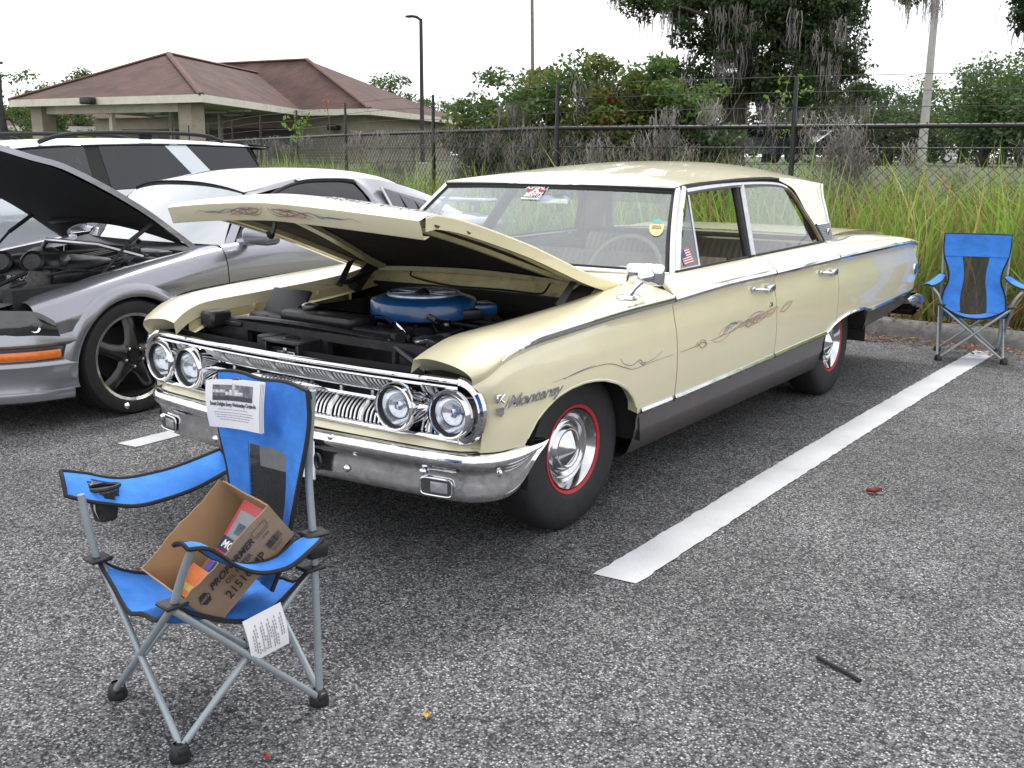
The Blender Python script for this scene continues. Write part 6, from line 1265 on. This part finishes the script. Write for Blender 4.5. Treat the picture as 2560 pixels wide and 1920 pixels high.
# trees round the bank
for i, (px_, dist, zt, rx, lb) in enumerate(((20, 58, 6.4, 1.9, 'thin bluish-green tree beside the dark utility pole'), (95, 62, 5.4, 1.9, 'round tree beside the bank canopy column'), (120, 70, 6.2, 1.0, 'tree top poking above the bank eave next to the utility pole'), (205, 74, 7.2, .9, 'tree top showing over the slope of the canopy roof'), (975, 62, 6.0, 1.6, 'tree rising behind the far end of the bank roof'), (1085, 74, 5.4, 2.0, 'bushy tree beside the slender dark lamp post'), (1150, 70, 5.0, 2.0, 'low bushy tree between the slender lamp post and the mossy shrubs'))):
    p = ray_pt(px_, dist); p.z = gz(p.y)
    tree(lb, p, zt, [(V(0, 0, (zt-p.z)*.66), V(rx, rx, (zt-p.z)*.34)), (V(.3, 0, (zt-p.z)*.3), V(rx*1.1, rx, (zt-p.z)*.3))], GREEN, 70+i, 75, .20, 44, .16, 0, clr=(.35, .7))
# shrubs and vines behind the fence, with dead moss
SHC = [(.095, .165, .040), (.13, .19, .040), (.075, .135, .036), (.15, .17, .04)]
sh = [(1225, 15.5, 2.40, .55, 'scraggly shrub at the bend of the fence'), (1300, 15, 2.75, .75, 'tall tangled shrub below the dead palm'), (1375, 14.2, 2.60, .8, 'leafy shrub between the dead palm and the orange-tipped vine'), (1480, 13.8, 2.70, .85, 'shrub topped with orange-tipped new leaves'), (1590, 13.5, 2.7, .9, 'bright green vine-covered shrub below the mossy oak'), (1690, 13.5, 2.45, .7, 'shrub with bare grey twigs under the mossy oak')]
for i, (px_, dist, zt, rx, lb) in enumerate(sh):
    p = ray_pt(px_, dist); p.z = gz(p.y); cols = SHC*3+([(.20, .10, .03)] if i in (3, 4) else [])
    t = tree(lb, p, zt, [(V(0, 0, (zt-p.z)*.72), V(rx, .6, (zt-p.z)*.28)), (V(0, .1, (zt-p.z)*.40), V(rx*.9, .6, (zt-p.z)*.36))], cols if i < 5 else GREEN+DARK, 90+i, 130, .075, 84, .05, 12, None, 'shrub', 3, clr=(.15, .32))
    rnd_ = random.Random(i)
    tw = []
    for k in range(7 if i in (0, 1, 2, 5) else 3):
        a = p+V(rnd_.uniform(-.6, .6), rnd_.uniform(-.2, .2), (zt-p.z)*.6); pts, rr = limb(rnd_, a, V(rnd_.uniform(-1, 1), rnd_.uniform(-.4, .4), 1.1), rnd_.uniform(.6, 1.25), .009, 7, .35); tw.append(tube(pts, rr, 4))
    put('twigs', join(*tw), pm('grey_twig', (.20, .18, .15), .9, noise=.2), t)['kind'] = 'stuff'
# dead palm far off
p = ray_pt(1322, 48); p.z = gz(p.y); pt = thing('palm_tree', 'tall thin dead palm trunk standing alone above the shrubs', 'tree', tuple(p))
put('trunk', tube([p, p+V(.1, 0, 3.5), p+V(0, 0, 8.1)], [.12, .085, .07], 8), pm('palm_bark', (.20, .18, .15), .9, noise=.3, nscale=6), pt)
rnd_ = random.Random(4); v, f, c = strands(rnd_, [p+V(0, 0, 8.5), p+V(0, 0, 8.2), p+V(0, 0, 7.7)], 26, .7, .16, mossc, .02); put_tint('dry_fronds', v, f, c, mossm, pt)['kind'] = 'stuff'
# moss draped over the fence
rnd_ = random.Random(8); roots = []
for i in range(230):
    f = rnd_.random()**.8; a, b = (FP[1], FP[2]) if rnd_.random() < .6 else (FP[2], FP[3]); q = a.lerp(b, f); roots.append(V(q.x, q.y+rnd_.uniform(-.05, .12), rnd_.choice([RZ+.02, RZ-.15, RZ-.45, RZ-.8, RZ-1.1])))
for f0, z0, dz, n_, sp_ in ((.700, RZ+.10, .35, 16, .006), (.690, RZ-.2, .5, 14, .006), (.712, RZ-.1, .3, 7, .005), (.728, RZ+.25, .2, 4, .003), (.775, RZ+.32, .15, 3, .003), (.835, RZ+.30, .2, 4, .004), (.852, RZ-.1, .4, 4, .004), (.875, RZ+.25, .3, 5, .004), (.90, RZ+.05, .6, 9, .008), (.925, RZ, .7, 12, .01), (.955, RZ, .8, 16, .012), (.985, RZ, .8, 16, .012), (.60, RZ-.2, .4, 4, .006), (.64, RZ-.1, .3, 3, .004), (.54, RZ-.1, .3, 3, .01)):
    for i in range(n_): q = FP[0].lerp(FP[1], f0+rnd_.gauss(0, sp_)); roots.append(V(q.x, q.y+rnd_.uniform(-.06, .06), z0-abs(rnd_.gauss(0, dz*.7))))
v, f, c = strands(rnd_, roots, 24, .34, .06, mossc, .0045); o = put_tint('fence_moss', v, f, c, mossm); o['kind'] = 'stuff'; tag(o, 'grey dead moss draped over the chain-link fence', 'moss')
# tall grass in front of the fence
def blades(rnd_, n, xr, yf, hr, cols, wts, lean=.35, wd=.0055):
    vs_, fs_, cs = [], [], []; tufts = []
    for i in range(n//9+1): x = rnd_.uniform(*xr); tufts.append((x, yf(x, rnd_.random()), rnd_.uniform(*hr), rnd_.gauss(0, .18)))
    for i in range(n):
        tx_, ty_, hh, tl_ = rnd_.choice(tufts); x = tx_+rnd_.gauss(0, .07); y = ty_+rnd_.gauss(0, .06); h = hh*rnd_.uniform(.45, 1.12); a = rnd_.uniform(0, 6.283); ln = abs(rnd_.gauss(0, lean))+.05; dx, dy = math.cos(a)*ln+tl_, math.sin(a)*ln*.8; w = wd*rnd_.uniform(.7, 1.7); fa = rnd_.uniform(0, 3.14); sd_ = V(math.cos(fa), math.sin(fa)*.4, 0)*w
        o = len(vs_); n_ = 6; col = vary(rnd_.choices(cols, wts)[0], rnd_, .3); z0 = gz(y); drp = rnd_.choice([0, 0, .12, .35])
        for k in range(n_):
            f = k/(n_-1); q = V(x+dx*h*f**1.9, y+dy*h*f**1.9, z0+h*(f-.22*ln*f**3-drp*max(0, f-.6)**1.5)); ww = sd_*(1-f)**.7 if f < 1 else sd_*.03; vs_ += [tuple(q-ww), tuple(q+ww)]; cs += [col, col]
        fs_ += [(o+2*k, o+2*k+1, o+2*k+3, o+2*k+2) for k in range(n_-1)]
    return vs_, fs_, cs
rnd_ = random.Random(11)
GC = [(.22, .35, .06), (.16, .28, .05), (.34, .44, .09), (.36, .27, .11), (.26, .17, .08), (.44, .37, .18)]
fy = lambda x: FP[1].y+(x+4)*(9.95-8.15)/11 if x > -4 else FP[1].y+(-4-x)*(10.5-8.15)/5.8
v, f, c = blades(rnd_, 13000, (-3.4, 5.4), lambda x, r: lerp(6.74, fy(x)+.5, r**.75), (.80, 1.62), GC, (6, 5.5, 5, 1.8, 1.4, 1.5), .23, .0150); o = put_tint('tall_grass', v, f, c, grassm); o['kind'] = 'stuff'; tag(o, 'tall green and straw-brown grass growing against the chain-link fence', 'grass')
v, f, c = blades(rnd_, 6500, (-12.5, -3.0), lambda x, r: lerp(max(6.8, fy(x)-1.5), fy(x)-.05, r), (.85, 1.55), GC[:3]+[GC[3]], (5, 3, 6, 1), .34, .013); o = put_tint('grass_tufts', v, f, c, grassm); o['kind'] = 'stuff'; tag(o, 'lower bright green grass tufts at the foot of the moss-covered fence', 'grass')
v, f, c = blades(rnd_, 7500, (-3.5, 5.0), lambda x, r: lerp(6.66, 8.2, r), (.3, .95), [(.26, .165, .08), (.36, .27, .12), (.19, .12, .06), (.18, .25, .05)], (4, 4, 3, 3), .5, .008); o = put_tint('grass_thatch', v, f, c, grassm); o['kind'] = 'stuff'; tag(o, 'dry brown undergrowth at the base of the tall grass', 'grass')
v, f, c = blades(rnd_, 5500, (-6.5, 6.0), lambda x, r: fy(x)+lerp(.2, 3.4, r), (.45, 1.05), GC[:3]+[GC[3]], (5, 5, 2, 2), .35, .013); o = put_tint('weeds', v, f, c, grassm); o['kind'] = 'stuff'; tag(o, 'green weeds growing behind the chain-link fence', 'grass')
# leaf litter along the kerb
vs_, fs_, cs = [], [], []
for i in range(2600):
    x = rnd_.uniform(-1.5, 3.6); y = 6.32-.017*x-abs(rnd_.gauss(0, .20)) if rnd_.random() < .75 else rnd_.uniform(6.34, 6.75); z = .006+rnd_.random()*.03+(.13 if 6.38 < y < 6.66 else 0); a = rnd_.uniform(0, 6.28); s = rnd_.uniform(.018, .045); d = V(math.cos(a), math.sin(a), rnd_.uniform(-.3, .5))*s; e = V(-math.sin(a), math.cos(a), rnd_.uniform(-.4, .4))*s*.4; p = V(x, y, max(z, .022)); o = len(vs_)
    vs_ += [tuple(p-d*.5), tuple(p+e), tuple(p+d*.5), tuple(p-e)]; fs_.append((o, o+1, o+2, o+3)); cs += [vary(rnd_.choice([(.20, .11, .06), (.28, .17, .09), (.13, .075, .05), (.32, .22, .13), (.22, .08, .05)]), rnd_)]*4
o = put_tint('leaf_litter', vs_, fs_, cs, grassm); o['kind'] = 'stuff'; tag(o, 'brown fallen leaves drifted along the kerb', 'leaves')
# climbing vines with big leaves on fence and barbed wire
def vine(px_, dist, z0, z1, seed, label, col, n=26, sz=.09):
    rnd_ = random.Random(seed); p = ray_pt(px_, dist); t = thing('vine', label, 'vine', (p.x, p.y, gz(p.y))); pts = [V(p.x+.08*math.sin(k*1.3+seed), p.y, lerp(gz(p.y), z1, k/8)) for k in range(9)]
    put('stem', tube(crom(pts, 3), .006, 5), pm('vine_stem', (.10, .12, .04), .8, noise=.2), t)
    v, f, c = leaves(rnd_, [(V(p.x+rnd_.gauss(0, .12), p.y+rnd_.gauss(0, .05), rnd_.uniform(z0, z1)), V(.07, .07, .07)) for i in range(n)], 2, sz, col); put_tint('vine_leaves', v, f, c, leafm, t)['kind'] = 'stuff'
BR = [(.14, .26, .04), (.18, .30, .05)]
vine(742, 19.5, 1.75, 2.25, 1, 'bright green vine climbing over the fence in front of the bank wall', BR, 22, .12)
vine(1965, 12.6, 1.7, 2.45, 2, 'bright green vine climbing the fence post under the mossy oak', BR, 30, .07)
vine(220, 24.0, 1.45, 1.85, 3, 'yellow-green vine on the fence behind the white SUV', [(.20, .24, .05), (.26, .26, .06)], 40, .10)
vine(815, 17.8, 2.0, 2.45, 6, 'small orange-leaved vine tip on the barbed wire beside the fence post', [(.34, .14, .04)], 5, .07)
# ------------------------------------------------------------------ cars parked beyond the fence
def far_car(label, px_, dist, ang, paint, sedan):
    p = ray_pt(px_, dist); z = gz(p.y)+.03; t = thing('distant_car', label, 'car', (p.x, p.y, z), ang)
    k = dict(world=False)
    if sedan: low, up_l = [(-2.3, .45), (-2.25, .68), (-1.3, .86), (-1.0, .90), (1.3, .92), (2.2, .88), (2.35, .65), (2.3, .35), (-2.3, .35)], [(-1.0, .90), (-.35, 1.36), (.75, 1.40), (1.75, .93)]
    else: low, up_l = [(-2.35, .50), (-2.3, .92), (-1.15, 1.05), (2.25, 1.10), (2.35, .55), (2.3, .38), (-2.3, .38)], [(-1.15, 1.05), (-.55, 1.62), (1.8, 1.66), (2.25, 1.10)]
    put('body', prism([V(x, -.9, zz) for x, zz in low], (0, 1.8, 0)), paint, t, **k); put('cabin', prism([V(x, -.78, zz) for x, zz in up_l], (0, 1.56, 0)), glass_dk, t, **k)
    put('roof', box(((up_l[1][0]+up_l[2][0])/2, 0, up_l[1][1]+.03), (up_l[2][0]-up_l[1][0]+.1, 1.5, .06), .02), paint, t, **k)
    for f in (.36, .62): x = lerp(up_l[1][0], up_l[2][0], f); put('pillar', join(*[box((x, s*.78, (up_l[1][1]+low[2][1])/2), (.08, .03, up_l[1][1]-low[2][1]), .005) for s in (-1, 1)]), paint, t, **k)['kind'] = 'stuff'
    put('glint_and_front_bar', join(tube([(up_l[0][0]-.02, -.80, up_l[0][1]), (up_l[1][0]-.02, -.80, up_l[1][1])], .05, 6), box((-2.33, 0, .62), (.06, 1.5, .14), .02)), chrome, t, **k)  # chrome tube put in for the sky's reflection on the windshield; box: front bar
    for x in (-1.4, 1.4):
        for s in (-1, 1):
            w = put('wheel', lathe([(0, .09), (.22, .09), (.24, .07)], V(x, s*.80, .33), (0, s, 0), 18), steel, t, **k); put('tyre', lathe([(.22, -.1), (.33, -.09), (.34, 0), (.33, .09), (.22, .1)], V(x, s*.80, .33), (0, s, 0), 20), rubber, w, **k)
    return t
far_car('dark green-black SUV with chrome pillar trim beyond the fence', 1880, 46, yaw+.25, darkcar, False)
far_car('black sedan parked beyond the mossy part of the fence', 2075, 47, yaw+.1, darkcar, True)
far_car('pale car half hidden behind the concrete lamp post', 2290, 64, yaw+.2, whitep, True)
